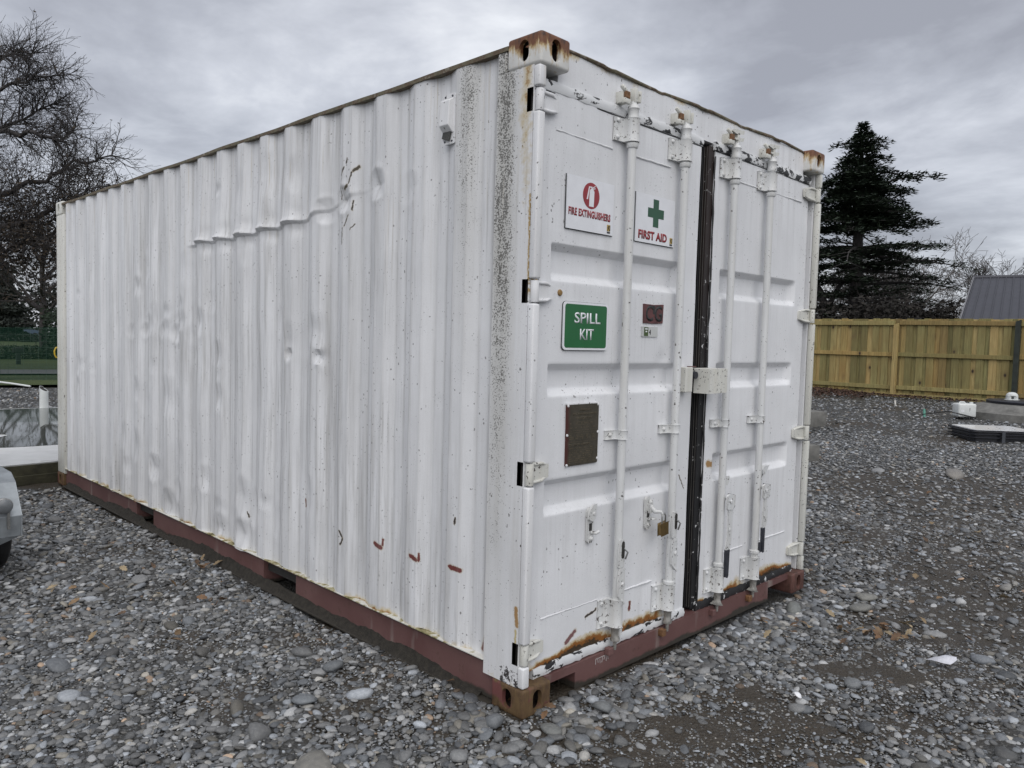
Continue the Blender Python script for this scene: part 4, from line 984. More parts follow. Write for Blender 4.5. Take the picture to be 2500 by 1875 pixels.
for k in range(3):
    m = MB(); w_, h_ = (.150, .146, .152)[k], 1.80
    m.box(-.009, -w_/2, .02, .009, w_/2, h_); pal.append(m.mesh('paling', M_wood, bevel=.002, seg=1))
ROW = []
y = -9.0
while y < 11.5:
    for off, dx in ((0, .026), (.122, .052)):
        o = link('paling', pal[rs.randrange(3)], fence); o.location = (dx+rs.uniform(-.002, .002), y+off+rs.uniform(-.012, .012), rs.uniform(-.012, .010)); o.rotation_euler = (rs.uniform(-.006, .006), 0, 0)
    y += .244
POSTS = [2.02-2.4*k for k in range(5)]+[2.02+2.405*k for k in range(1, 4)]
rail_me = {}
for z, hgt in ((.22, .09), (.98, .09), (1.70, .095)):
    for yp in POSTS:
        m = MB(); m.box(-.028, .048, -hgt/2, .016, 2.355, hgt/2)
        o = link('rail', m.mesh('rail', M_wood, bevel=.003, seg=1), fence); o.location = (0, yp, z+rs.uniform(-.01, .01)); o.rotation_euler = (rs.uniform(-.004, .006), 0, 0)
for i, yp in enumerate(sorted(POSTS)):
    dark = abs(yp-2.02) < .1
    m = MB(); m.prism([(-.046, 0), (.046, 0), (.046, 1.76), (-.046, 1.80)], -.10, -.012, 'yz')
    o = link('fence_post', m.mesh('fence_post', M_wood_dark if dark else M_wood, bevel=.003, seg=1), fence, 'dark stained fence post' if dark else None); o.location = (0, yp, -.1 if not dark else -.02)
MB().box(-.034, -9, -.02, .002, 11.4, .095).build('kickboard', M_wood, fence)

# ------------------------------------------------------------------ concrete blocks, jerry can, hatch, tank by the fence
def gp(x, y): return (x, y, float(gh(x, y)))
for lbl, x, y, w_, d_, h_, rz in (('squared grey concrete block nearest the right side of the container', 7.37, 2.04, .55, .32, .20, -.60), ('larger grey concrete block farther along the container side', 10.55, 3.31, .75, .45, .235, -.55), ('low concrete block partly behind the larger block', 10.95, 4.05, .60, .4, .27, -.62)):
    t_ = MB().box(-w_, 0, -.05, 0, d_, h_).build('concrete_block', M_conc2, None, bevel=.012, smooth=40); t_.location = gp(x, y); t_.rotation_euler = (0, 0, rz)
    tag(t_, lbl, 'concrete block', 'concrete blocks beside the container')
VZ = rad(-49)
can = thing('jerry_can', 'white plastic jerry can lying on the gravel before the fence', 'jerry can', (13.37, 2.04, float(gh(13.37, 2.04))+.03), VZ)
M_can = plain('milky_white_plastic', (.62, .64, .63), .45, var=.08, scale=8)
b_ = MB().box(-.155, -.12, .005, .155, .12, .245).build('can_body', M_can, can, bevel=.028, seg=3, smooth=45)
MB().cyl((.10, -.03, .243), (.10, -.03, .272), .030, n=14).build('cap', M_can, can, smooth=40)
MB().tube([(-.11, -.03, .240), (-.09, -.03, .268), (-.02, -.03, .268), (.0, -.03, .240)], .012, 8).build('handle', M_can, can, smooth=60)
MB().box(-.115, -.1225, .095, -.055, -.1205, .135).build('paper_label', M_signw, can)
m = MB()
for x, z, w_, h_ in ((.028, .165, .018, .005), (.034, .155, .012, .006), (.026, .142, .022, .004), (.035, .132, .008, .01), (.030, .115, .012, .008)): m.box(x, -.1215, z, x+w_, -.1203, z+h_)
m.build('ink_mark', M_ink, can)
o = MB().tube([gp(13.0, 2.62)[:2]+(.30,), (13.15, 2.25, .385), (13.16, 2.10, .36), (13.24, 1.98, .33), (13.33, 1.84, .29)], .009, 6).build('black_cable', M_black, smooth=60); tag(o, 'thin black cable slung across the front of the jerry can', 'cable')
hat = thing('septic_hatch', 'black ribbed hatch riser with a white square lid in the gravel', 'hatch', gp(11.05, 1.02), rad(-50))
hat.location = (10.55, 1.12, float(gh(10.6, 1.1))+.03)
WH, DH = .92, .78
def rbox(x0, x1, y0, y1, z0, z1, r): return MB().prism(rrect(x0, x1, y0, y1, r, 6), z0, z1, 'xy')
M_hat = plain('black_plastic', (.013, .014, .02), .42, var=.3)
x0, x1, y0, y1 = -.08, .90, 0, .80
for k, (z0, z1, e) in enumerate(((-.05, .030, -.045), (.031, .046, .0), (.047, .078, -.045), (.079, .094, .0), (.095, .118, -.035))):
    rbox(x0-e, x1+e, y0-e, y1+e, z0, z1, .09).build('riser_ring', M_hat, hat, smooth=40)
rbox(x0, x1, y0, y1, .119, .142, .09).build('lid_rim', M_hat, hat, bevel=.006, smooth=40)
rbox(x0+.05, x1-.05, y0+.04, y1-.04, .141, .150, .07).build('white_lid', plain('wet_white_plastic', (.82, .83, .85), .16, var=.04), hat, bevel=.003, smooth=40)
for x in (.33, .8): MB().box(x, -.034, -.05, x+.045, -.026, .125).build('strap', plain('grey_plastic_strap', (.05, .055, .065), .5), hat)
for x, y in ((.25, .2), (.45, .28), (.62, .2), (.52, .5), (.7, .4)): MB().lathe((x, y, .150), [(.009, 0), (.008, .003), (.003, .004)], 8).build('screw', M_grip, hat)
tank = thing('septic_tank', 'round concrete tank top with a black ring standing in the gravel by the fence', 'tank', (14.42, 1.28, float(gh(14.3, 1.3))))
MB().lathe((0, 0, 0), [(1.06, -.1), (1.05, .075), (1.0, .095), (.92, .13), (.80, .20), (.62, .235), (.60, .24)], 48).build('tank_top', M_conc2, tank, smooth=35)
MB().lathe((0, 0, 0), [(.66, .225), (.67, .27), (.64, .285), (.2, .295)], 40).build('black_ring', M_hat, tank, smooth=35)
vc = thing('vent_cap', 'small white plastic vent cap with round hood on top of the concrete tank', 'vent', (14.30, 1.52, float(gh(14.3, 1.3))+.285), VZ)
MB().lathe((0, 0, 0), [(.125, 0), (.125, .012), (.09, .016), (.09, .02)], 24).build('vent_base', M_can, vc, smooth=35)
for k in range(4):
    a = k*math.pi/2+.5; MB().obox((.075*math.cos(a), .075*math.sin(a), .05), (.05, .05, .07), Matrix.Rotation(a, 3, 'Z')).build('vent_leg', M_can, vc, bevel=.004)
MB().lathe((0, 0, 0), [(.07, .075), (.095, .085), (.085, .115), (.05, .14), (.015, .146)], 24).build('vent_hood', M_can, vc, smooth=35)
for nm, lbl, x, y, h_, r_, c_ in (('green_peg', 'short pale green plastic peg sticking up from the gravel', 13.19, 2.63, .14, .022, (.12, .34, .26)), ('white_peg', 'tiny white peg in the gravel near the fence post', 14.85, 3.7, .09, .018, (.62, .6, .55))):
    o = MB().tube([(0, 0, -.05), (.008, .01, h_*.6), (.014, .02, h_)], [r_, r_, r_*.9], 8).build(nm, plain(nm+'_plastic', c_, .5), smooth=40); o.location = gp(x, y); tag(o, lbl, 'peg')

# ------------------------------------------------------------------ left background
pipe = thing('drain_pipe', 'white drain pipe stub with slanted dark mouth at the far edge of the wet slab', 'pipe', (1.31, 11.80, .18))
m = MB(); n = 24; R1 = .062
for z0 in (0,):
    ring0 = [(R1*math.cos(2*math.pi*k/n), R1*math.sin(2*math.pi*k/n), 0) for k in range(n)]
    def top(x, y): q = (x*.707-y*.707)/R1; return .325-.035*(q+1)+(.02 if q < -.7 else 0)
    ring1 = [(x, y, top(x, y)) for x, y, _ in ring0]; ring2 = [(x*.88, y*.88, top(x*.88, y*.88)) for x, y, _ in ring0]; ring3 = [(x*.88, y*.88, .12) for x, y, _ in ring0]
    m.v = ring0+ring1+ring2+ring3
    for a in range(3):
        for k in range(n): k2 = (k+1) % n; m.f.append((a*n+k, a*n+k2, (a+1)*n+k2, (a+1)*n+k))
m.build('pipe_wall', M_can, pipe, smooth=40)
mouth = MB(); vv = [(x*.87, y*.87, top(x, y)-.005) for x, y, _ in ring0]; mouth.add(vv, [tuple(range(n))]); mouth.add([(x, y, z-.01) for x, y, z in vv], [tuple(reversed(range(n)))])
mouth.build('pipe_mouth', M_inside, pipe)
o = MB().tube([(1.2, 20.2, .16), (1.9, 19.75, .17), (2.45, 19.2, .10), (2.75, 18.75, .05)], .022, 8).cyl((2.05, 19.6, .165), (2.05, 19.6, .06), .03, n=8).build('white_hose_pipe', M_can, smooth=40); tag(o, 'thin white pipe lying along the edge of the lawn behind the slab', 'pipe')
# green mesh fence
mf = thing('mesh_fence', 'see through dark green mesh fence on wire squares beyond the slab', 'mesh fence', (3.2, 21.2, 0))
def m_mesh(t, b):
    return (.015, .045, .032)
M_net = bpy.data.materials.new('green_shade_netting'); M_net.use_nodes = True
t = NT(M_net.node_tree); t.N.remove(t.N['Principled BSDF'])
df = t.new('ShaderNodeBsdfDiffuse'); df.inputs[0].default_value = (.02, .055, .038, 1); tr = t.new('ShaderNodeBsdfTransparent'); mx = t.new('ShaderNodeMixShader'); tl = t.new('ShaderNodeBsdfTranslucent'); tl.inputs[0].default_value = (.015, .05, .032, 1); mx2 = t.new('ShaderNodeMixShader')
mx2.inputs[0].default_value = .35; t.L.new(df.outputs[0], mx2.inputs[1]); t.L.new(tl.outputs[0], mx2.inputs[2])
mx.inputs[0].default_value = .45; t.L.new(tr.outputs[0], mx.inputs[1]); t.L.new(mx2.outputs[0], mx.inputs[2]); t.L.new(mx.outputs[0], t.N['Material Output'].inputs[0])
ax_, ay_ = .94, -.34
m = MB()
NX = 60
for i in range(NX+1):
    s_ = -7+12.5*i/NX; wv = .05*math.sin(s_*2.1)
    for z in (.03, 1.42+.02*math.sin(s_*3)): m.v.append((s_*ax_-wv*ay_, s_*ay_+wv*ax_, z))
for i in range(NX): m.f.append((2*i, 2*i+2, 2*i+3, 2*i+1))
m.build('netting', M_net, mf, fix=False, smooth=180)
M_wire = plain('pale_green_wire', (.05, .09, .068), .5)
m = MB()
for k in range(9): m.tube([((-7+12.5*i/30)*ax_, (-7+12.5*i/30)*ay_-.02, .06+.168*k+.01*math.sin(i*.9+k)) for i in range(31)], .0025, 4)
for k in range(74): s_ = -7+.17*k; m.tube([(s_*ax_, s_*ay_-.02, .03), (s_*ax_+.01*math.sin(k), s_*ay_-.02, 1.44)], .0025, 4)
o = m.build('wire_grid', M_wire, mf); o['kind'] = 'stuff'
for s_ in (-6.9, -2.4, 5.4): MB().tube([(s_*ax_, s_*ay_+.03, -.2), (s_*ax_, s_*ay_+.03, 1.5)], .022, 6).build('steel_stake', M_grip, mf)

# ------------------------------------------------------------------ foliage and branches
def jitter(rs, d, a):
    v = Vector((rs.gauss(0, 1), rs.gauss(0, 1), rs.gauss(0, 1))); return (d+v*a).normalized()
def grow(rs, m, p, d, L, r, lvl, up=.12, spread=.75, kids=(3, 4), tips=None, droop=0., seg=4, sides=None, rmin=.006):
    pts = [p.copy()]; ds = []
    for i in range(seg):
        d = jitter(rs, d, .17); d.z += up*.5-droop*i/seg; d.normalize(); p = p+d*(L/seg); pts.append(p.copy()); ds.append(d.copy())
    r1 = max(r*.45, rmin)
    m.tube(pts, [r+(r1-r)*i/seg for i in range(seg+1)], sides or (3 if r < .03 else 6), False)
    if lvl <= 0:
        if tips is not None: tips.append((pts[-1], d)); tips.append((pts[seg//2], d))
        return
    k = rs.randint(*kids)
    for j in range(k):
        f_ = rs.uniform(.3, 1.) if j < k-1 else 1.; i = min(seg-1, int(f_*seg))
        q = pts[i].lerp(pts[i+1], f_*seg-i) if f_ < 1 else pts[-1]
        side = ds[i].orthogonal(); side.rotate(Matrix.Rotation(rs.uniform(0, 6.28), 3, ds[i])); nd = (ds[i]+side*spread*rs.uniform(.6, 1.3)).normalized()
        if f_ == 1.: nd = jitter(rs, ds[-1], .25)
        grow(rs, m, q, nd, L*rs.uniform(.52, .78), max(r*.55*(1-.35*f_*.5), rmin), lvl-1, up, spread, kids, tips, droop, max(2, seg-(lvl < 3)), None, rmin)
def m_bark(c):
    def fn(t, b):
        n = t.noise(t.scalev(t.co(), (3, 3, .7)), 4, 5, .65); t.put(b.inputs['Normal'], t.bump(n, .5, .02))
        return t.mix(t.rng(n, .3, .7), tuple(q*.55 for q in c), tuple(q*1.4 for q in c))
    return fn
M_bark = material('dark_bark', m_bark((.042, .038, .038)), .9)
M_bark_pale = material('pale_grey_bark', m_bark((.11, .10, .095)), .9)
M_bark_mid = material('grey_brown_bark', m_bark((.042, .036, .034)), .9)
def m_leafy(a, b_):
    def fn(t, b):
        n = t.noise(t.co(), 1.3, 4, .6); n2 = t.noise(t.co(), 14, 2)
        return t.mix(t.rng(n2, .35, .65), t.mix(t.rng(n, .35, .65), a, b_), tuple(q*.6 for q in a))
    return fn
M_oldleaf = material('withered_brown_leaves', m_leafy((.035, .024, .015), (.062, .042, .022)), .8)
M_needle = material('dark_cedar_needles', m_leafy((.013, .026, .014), (.030, .050, .022)), .8)
M_conifer = material('dark_conifer_foliage', m_leafy((.012, .018, .014), (.022, .030, .020)), .8)
M_hedge = material('dark_hedge_leaves', m_leafy((.014, .030, .015), (.028, .05, .022)), .8)
M_scrub = material('dull_brown_scrub', m_leafy((.020, .018, .016), (.035, .028, .022)), .9)
def leaf_quads(rs, m, p, d, n, size, spread, flat=1.):
    for _ in range(n):
        q = p+Vector((rs.gauss(0, spread), rs.gauss(0, spread), rs.gauss(0, spread*flat)))
        a = Vector((rs.gauss(0, 1), rs.gauss(0, 1), rs.gauss(0, .6))).normalized(); b_ = a.orthogonal().normalized(); b_.rotate(Matrix.Rotation(rs.uniform(0, 6.28), 3, a))
        s_ = size*rs.uniform(.6, 1.4); o_ = len(m.v)
        m.v += [tuple(q-a*s_), tuple(q+b_*s_*.45), tuple(q+a*s_), tuple(q-b_*s_*.45)]; m.f.append((o_, o_+1, o_+2, o_+3))

# large bare oak whose limbs reach in from the left
oak = thing('bare_oak', 'large bare oak whose dark twiggy limbs spread in from the left', 'tree', (1.31, 25.7, 0))
off = Vector((1.31, 25.7, 0))
rs = random.Random(21); mt = MB(); mc = MB(); tips = []
mt.tube([Vector((0, 0, -.2)), Vector((.05, 0, 1.5)), Vector((.1, .1, 3.2)), Vector((.1, .2, 5.2)), Vector((.15, .2, 7.5)), Vector((.1, .3, 9.5))], [.55, .42, .38, .30, .2, .1], 10, False)
LIMBS = [
 [(1.53, 26.16, 3.49), (1.96, 24.63, 5.63), (3.28, 23.97, 6.84), (3.98, 23.28, 6.87), (4.62, 23.17, 6.75), (5.17, 23.82, 7.38)],
 [(1.35, 25.58, 4.52), (2.23, 24.47, 6.99), (3.31, 24.05, 8.11), (3.97, 23.42, 8.44), (4.81, 23.76, 8.86)],
 [(1.52, 26.14, 3.12), (2.42, 24.67, 4.57), (3.28, 24.03, 5.09), (4.18, 23.53, 5.57), (4.9, 22.9, 6.13), (5.65, 22.2, 6.41)],
 [(1.2, 24.9, 2.65), (2.4, 24.62, 3.65), (3.22, 23.81, 4.14), (4.24, 23.4, 4.69), (4.91, 22.74, 5.18), (5.45, 22.38, 5.44)],
 [(1.26, 25.3, 5.53), (2.67, 25.86, 8.5), (3.43, 24.58, 9.15), (3.81, 24.22, 9.3), (3.97, 23.4, 9.1)],
 [(1.19, 24.9, 2.43), (2.56, 24.43, 3.2), (3.21, 23.77, 3.57), (3.78, 23.21, 3.81), (4.5, 23.6, 3.6)],
 [(1.4, 25.3, 3.4), (2.6, 24.9, 4.2), (3.4, 24.6, 4.6), (4.3, 24.4, 4.5), (5.1, 23.9, 4.8)],
 [(1.4, 25.3, 4.0), (2.6, 25.2, 6.0), (3.5, 24.9, 7.2), (4.2, 24.6, 7.7), (4.7, 24.2, 8.0)],
 [(1.2, 25.6, 4.4), (.2, 26.5, 6.3), (-1.2, 27, 7.5), (-2.5, 27.5, 8.4)], [(1.2, 25.6, 3.2), (.0, 25, 4.3), (-1.5, 24.4, 5.2), (-3, 24, 5.8)], [(1.3, 25.8, 5.5), (1.5, 26.8, 7.5), (2.2, 28, 9), (2.6, 29, 10.2)]]
for li, L in enumerate(LIMBS):
    pts = [Vector(p)-off for p in L]; fine = []
    for i in range(len(pts)-1):
        for k in range(4): fine.append(pts[i].lerp(pts[i+1], k/4)+Vector((rs.gauss(0, .05), rs.gauss(0, .05), rs.gauss(0, .05))))
    fine.append(pts[-1]); n = len(fine); big = li in (0, 2, 3)
    mt.tube([Vector((.08, .1, max(1.5, fine[0].z-1.2)))]+fine, [.13 if big else .08]+[(.095 if big else .058)*(1-i/n)**.8+.011 for i in range(n)], 7, False)
    inview = li < 8
    for i in range(3, n):
        d0 = (fine[min(i+1, n-1)]-fine[i-1]).normalized()
        for _ in range((6 if i > 5 else 4) if inview else 1):
            sd = d0.orthogonal(); sd.rotate(Matrix.Rotation(rs.uniform(0, 6.28), 3, d0)); nd = (d0*.7+sd*rs.uniform(.5, 1.1)).normalized()
            grow(rs, mc, fine[i], nd, rs.uniform(.45, 1.05)*(1-.35*i/n), .019, 2 if i < n-1 else 2, .05, .8, (3, 4), tips, 0., 3, 3, .0045)
mt.build('trunk', M_bark, oak, smooth=60, fix=False); o = mc.build('crown', M_bark, oak, smooth=180, fix=False)
ml = MB()
for p, d_ in tips:
    z = p.z
    if z < 6.0 and rs.random() < .5*(6.3-z)/3: leaf_quads(rs, ml, p, d_, 3, .045, .10)
    elif rs.random() < .05: leaf_quads(rs, ml, p, d_, 1, .04, .02)
ml.build('withered_leaves', M_oldleaf, oak, fix=False)
# second bare tree, trunk beside the container's far edge
def bare_tree(name, lbl, loc, h, seed, bark, lvl=5, group=None, leaves=0, kids=(3, 4), r=None, up=.12, spread=.8, rmin=.008):
    tr = thing(name, lbl, 'tree', loc, 0, group); rs = random.Random(seed); mt = MB(); mc = MB(); tips = []
    pts = [Vector((0, 0, -.3))]; d = Vector((rs.uniform(-.1, .1), rs.uniform(-.1, .1), 1)).normalized(); n = 6; th = h*.42
    for i in range(n): d = jitter(rs, d, .05); d.z += .2; d.normalize(); pts.append(pts[-1]+d*((th+.3)/n))
    r = r or h*.022; mt.tube(pts, [r*(1-.6*i/n) for i in range(n+1)], 8, False)
    for i in range(2, n+1):
        for k in range(2 if i < n else 4):
            a = rs.uniform(0, 6.28); nd = Vector((math.cos(a), math.sin(a), rs.uniform(.4, 1.1) if i < n else rs.uniform(.8, 2.))).normalized()
            mb = MB(); grow(rs, mc, pts[i], nd, h*rs.uniform(.2, .30), r*.38, lvl-1, up, spread, kids, tips, 0, 4, None, rmin)
    mt.build('trunk', bark, tr, smooth=60, fix=False); mc.build('crown', bark, tr, smooth=180, fix=False)
    if leaves:
        ml = MB()
        for p, d_ in tips:
            if rs.random() < leaves: leaf_quads(rs, ml, p, d_, 2, .07, .16)
        ml.build('withered_leaves', M_oldleaf, tr, fix=False)
    return tr
bare_tree('bare_tree', 'brownish leaning bare tree standing on the lawn just left of the container', (9.0, 43.0, 0), 11, 5, M_bark, 5, leaves=.5, r=.24, rmin=.011)
def copy_tree(o, loc, rz, s, lbl, group=None):
    c = o.copy(); COL.objects.link(c); c.location = loc; c.rotation_euler = (0, 0, rz); c.scale = (s, s, s); c['label'] = lbl
    if group: c['group'] = group
    for ch in o.children:
        k = ch.copy(); COL.objects.link(k); k.parent = c
    return c
def bush(name, lbl, cat, loc, size, n, leaf, mat, seed, shape='dome', group=None, twig=True):
    b = thing(name, lbl, cat, loc, 0, group); rs = random.Random(seed); m = MB(); sx, sy, sz = size
    clumps = [(rs.gauss(0, .38), rs.gauss(0, .38), rs.random()) for _ in range(42)]
    for _ in range(n):
        if shape == 'cone':
            h = 1-math.sqrt(rs.random()); rr_ = (1-h)*(.72+.28*math.sin(h*34)); a = rs.uniform(0, 6.28); q = rr_*(rs.random()**.4); p = Vector((q*math.cos(a), q*math.sin(a), h))
        elif shape == 'box': p = Vector((rs.uniform(-1, 1), rs.uniform(-1, 1), rs.random()*(1-.12*rs.random())))
        else:
            cx, cy, cz = clumps[rs.randrange(42)]; p = Vector((cx+rs.gauss(0, .16), cy+rs.gauss(0, .16), min(1.05, abs(cz*math.sqrt(max(.05, 1-.45*(cx*cx+cy*cy)))+rs.gauss(0, .09)))))
        leaf_quads(rs, m, Vector((p.x*sx, p.y*sy, p.z*sz)), None, 1, leaf, .02)
    m.build('foliage', mat, b, fix=False)
    if twig:
        mt = MB()
        for k in range(14):
            a = rs.uniform(0, 6.28); grow(rs, mt, Vector((rs.gauss(0, .25)*sx, rs.gauss(0, .25)*sy, 0)), Vector((math.cos(a)*.4, math.sin(a)*.4, 1)).normalized(), sz*.6, .03, 2, .1, .7, (2, 3), None, 0, 3)
        mt.build('stems', M_bark_mid, b, smooth=180, fix=False)
    return b
bush('conifer', 'dark conical conifer far off at the left edge beyond the lawn', 'tree', (15.2, 79.7, 0), (3.2, 3.2, 7.2), 9000, .17, M_conifer, 3, 'cone', twig=False)
bush('hedge', 'tall dark clipped hedge behind the mesh fence beside the container', 'hedge', (9.6, 35.6, 0), (2.3, 1.1, 2.25), 9000, .085, M_hedge, 4, 'box')
bush('hedge', 'low dark hedge strip along the far edge of the lawn', 'hedge', (5.0, 36.2, 0), (2.6, .8, .62), 5000, .06, M_hedge, 6, 'box')
for i, (x, y, s_, lb) in enumerate(((8, 118, 1., 'leftmost clump of dark trees far behind the parked cars'), (22, 124, 1.15, 'broad clump of dark trees far behind the parked cars'), (33, 118, .9, 'small clump of dark trees far beyond the field'))):
    bush('distant_tree', lb, 'tree', (x, y, 0), (8*s_, 6*s_, 9*s_), 7000, .34, M_conifer, 30+i, group='trees far beyond the field')
# small post on the lawn
o = MB().box(-.07, -.07, -.1, .07, .07, .62).box(-.17, -.10, .42, .17, .10, .60).build('park_post', plain('dark_green_timber', (.016, .022, .018), .8), bevel=.02); o.location = (5.15, 30.6, .05); tag(o, 'short dark post with a wider head on the lawn behind the mesh', 'post')
# parked cars
def car(lbl, loc, rz, c_, h=1.45):
    t_ = thing('parked_car', lbl, 'car', loc, rz, 'cars parked beyond the field'); mp = plain('car_paint_'+lbl.split()[0], c_, .25, var=.05)
    body = [(-2.1, .35), (-2.15, .75), (-1.5, .92), (1.0, .95), (2.0, .80), (2.15, .5), (2.1, .3)]
    MB().prism(body, -.85, .85, 'xz').build('body', mp, t_, bevel=.06, smooth=40)
    MB().prism([(-1.75, .90), (-1.2, h), (.3, h), (1.1, .93)], -.72, .72, 'xz').build('cabin', plain('car_glass', (.03, .035, .045), .1), t_, bevel=.05, smooth=40)
    MB().prism([(-1.2, h-.02), (-1.15, h+.03), (.25, h+.03), (.32, h-.02)], -.70, .70, 'xz').build('roof', mp, t_)
    for x in (-1.35, 1.35):
        for y in (-.86, .86):
            wv = MB().cyl((x, y-.09, .32), (x, y+.09, .32), .32, n=18).build('wheel', M_black, t_, smooth=40)
    return t_
car('blue grey car parked far off beyond the field', (22.3, 105.8, .0), rad(-16), (.10, .13, .20))
car('white car parked left of the blue grey car', (17.4, 106.6, .0), rad(-14), (.6, .62, .64)); car('silver car parked right of the blue grey car', (26.7, 103.6, .0), rad(-12), (.5, .52, .54))

# cedar beyond the fence
ced = thing('cedar_tree', 'tall dark cedar with layered flat branches behind the fence', 'tree', (40.8, 14.7, .3))
rs = random.Random(12); mt = MB(); mc = MB(); mn = MB(); HT = 13.2
mt.tube([(0, 0, -.3), (.0, .05, 3), (.05, .1, 6), (0, .1, 9), (.05, .15, 11.5), (.02, .2, HT)], [.42, .36, .29, .19, .09, .02], 10, False)
mt.tube([(.0, .3, .0), (-.3, 1.1, 2.2), (-.7, 1.7, 4.2), (-1.0, 2.6, 5.6), (-1.2, 3.2, 6.8)], [.30, .24, .20, .13, .05], 8, False)
mt.tube([(-.5, 1.4, 3.2), (-.3, .9, 4.4), (-.1, .4, 5.2)], [.16, .12, .08], 6, False)
def spray(p, d, n, L, wd):
    """flat pad of needle shoots lying along a branch"""
    side = Vector((-d.y, d.x, 0)); side = side.normalized() if side.length > .01 else Vector((1, 0, 0))
    for _ in range(n):
        q = p+d*rs.uniform(-.25, .35)*L+side*rs.gauss(0, wd)+Vector((0, 0, rs.gauss(0, .075)-.02))
        a = (d*rs.uniform(.2, 1.)+side*rs.uniform(-1, 1)+Vector((0, 0, rs.uniform(-.05, .38)))).normalized(); b_ = a.cross(Vector((rs.gauss(0, .4), rs.gauss(0, .4), 1))).normalized()
        l_ = rs.uniform(.14, .36); o_ = len(mn.v); w_ = rs.uniform(.03, .06)
        mn.v += [tuple(q), tuple(q+a*l_*.5+b_*w_), tuple(q+a*l_), tuple(q+a*l_*.5-b_*w_)]; mn.f.append((o_, o_+1, o_+2, o_+3))
prof = [(13.1, .20), (12.9, .32), (12.6, .60), (12.25, 1.4), (12.0, .9), (11.7, .9), (11.4, 1.55), (11.1, .9), (10.75, 2.3), (10.45, 1.5), (10.2, 1.6), (9.9, 3.1), (9.6, 2.4), (9.3, 2.0), (8.95, 3.3), (8.65, 2.8), (8.4, 2.6), (8.1, 4.2), (7.85, 2.8), (7.0, 4.5), (6.7, 3.8), (6.4, 3.2), (6.1, 4.7), (5.8, 3.8), (5.1, 4.2), (4.3, 4.0), (3.6, 3.4)]
for h, L0 in prof:
    nb = 8 if h < 10.3 else 6
    nb = 5 if h > 11.6 else nb
    a0 = rs.uniform(0, 6.28)
    for k in range(nb):
        a = a0+6.28*k/nb+rs.uniform(-.4, .4); L = L0*rs.uniform(.5, 1.1)*(1.04 if math.cos(a-5.0) > .4 else .95); lift = .30 if h > 9 else .14
        p0 = Vector((0, .12*h/HT, h-L*.12)); d = Vector((math.cos(a), math.sin(a), lift)).normalized()
        pts = [p0]; n = 6
        for i in range(n): d = jitter(rs, d, .06); d.z -= (lift*.35); d.normalize(); pts.append(pts[-1]+d*L/n)
        mt.tube(pts, [.022+.016*L*(1-i/n) for i in range(n+1)], 5, False)
        for i in range(1, n+1):
            if h < 7.6 and i < 3 and rs.random() < .6: continue
            dd = (pts[i]-pts[i-1]).normalized(); wd = .14+.42*(1-abs(i/n-.6))*min(1, L/2.5)
            spray(pts[i], dd, 4 if h > 12.6 else int((28 if h > 7.6 else 22)*min(1.3, .5+L/3)), L/n*1.4, wd if h < 12.6 else .05)
            if L > 1.5:
                for sgn in (-1, 1):
                    sd = (dd*.7+Vector((-dd.y, dd.x, 0))*sgn*.8).normalized(); q = pts[i]; ll = L*.22*rs.uniform(.5, 1.2)
                    mt.tube([q, q+sd*ll*.5, q+sd*ll+Vector((0, 0, -.03))], [.015, .012, .008], 3, False); spray(q+sd*ll*.7, sd, 20 if h > 7.6 else 14, ll*.9, .12)
mt.build('trunk', M_bark, ced, smooth=60, fix=False); mn.build('crown', M_needle, ced, fix=False)

# bare trees behind cedar and roof
def vpos(sx, depth):
    """ground point that lies depth metres ahead and sx metres to the right of the view axis"""
    F = Vector((f.x, f.y, 0)).normalized(); Rv = Vector((F.y, -F.x, 0)); p = Vector((CAM.x, CAM.y, 0))+F*depth+Rv*sx; return (p.x, p.y, .3)
b1 = bare_tree('bare_tree', 'pale bare tree with fine upright twigs just right of the cedar', (56.6, 17.4, .3), 10.6, 41, M_bark_pale, 5, 'bare trees beyond the fence', rmin=.013, up=.08)
b2 = bare_tree('bare_tree', 'dark bare tree behind the left end of the grey roof', (65.5, 14.6, .3), 9.2, 42, M_bark_mid, 5, 'bare trees beyond the fence', rmin=.013, up=.05, kids=(3, 5))
G_ = 'bare trees beyond the fence'
copy_tree(b2, (66.0, 10.6, .3), 2.1, 1.03, 'dark bare tree behind the middle of the grey roof', G_)
copy_tree(b2, (64.0, 7.0, .3), 4.0, 1.0, 'dark bare tree at the right edge behind the grey roof', G_)
copy_tree(b2, (54.0, 25.5, .3), 1.2, 1.1, 'dark bare tree close behind the right end of the container', G_)
copy_tree(b1, (60.5, 21.0, .3), 3.0, .92, 'pale bare tree seen through the lower cedar branches', G_)
copy_tree(b2, (50.0, 15.8, .3), 5.2, .82, 'low dark bare tree in front of the cedar trunk', G_)
copy_tree(b2, (52.0, 19.2, .3), .4, .8, 'low dark bare tree between cedar trunk and container', G_)
G_ = 'dark scrub behind the fence'
for i, (x, y, sx, sy, sz, lb) in enumerate(((36.5, 16.2, 3.4, 3.2, 3.8, 'dark scrub mass below the cedar next to the container'), (37.5, 12.6, 3.2, 3, 3.5, 'dark scrub mass directly right of the cedar trunk'), (41.5, 10.6, 3.2, 3, 3.6, 'dark scrub mass left of the grey roof'), (46, 7.0, 4.5, 4, 3.6, 'dark scrub mass hidden behind the grey roof'), (38, 20.5, 4, 4, 4.0, 'dark scrub mass behind the container corner'))):
    bush('scrub_bush', lb, 'bush', (x, y, .2), (sx, sy, sz), 7000, .13, M_scrub, 60+i, group=G_)

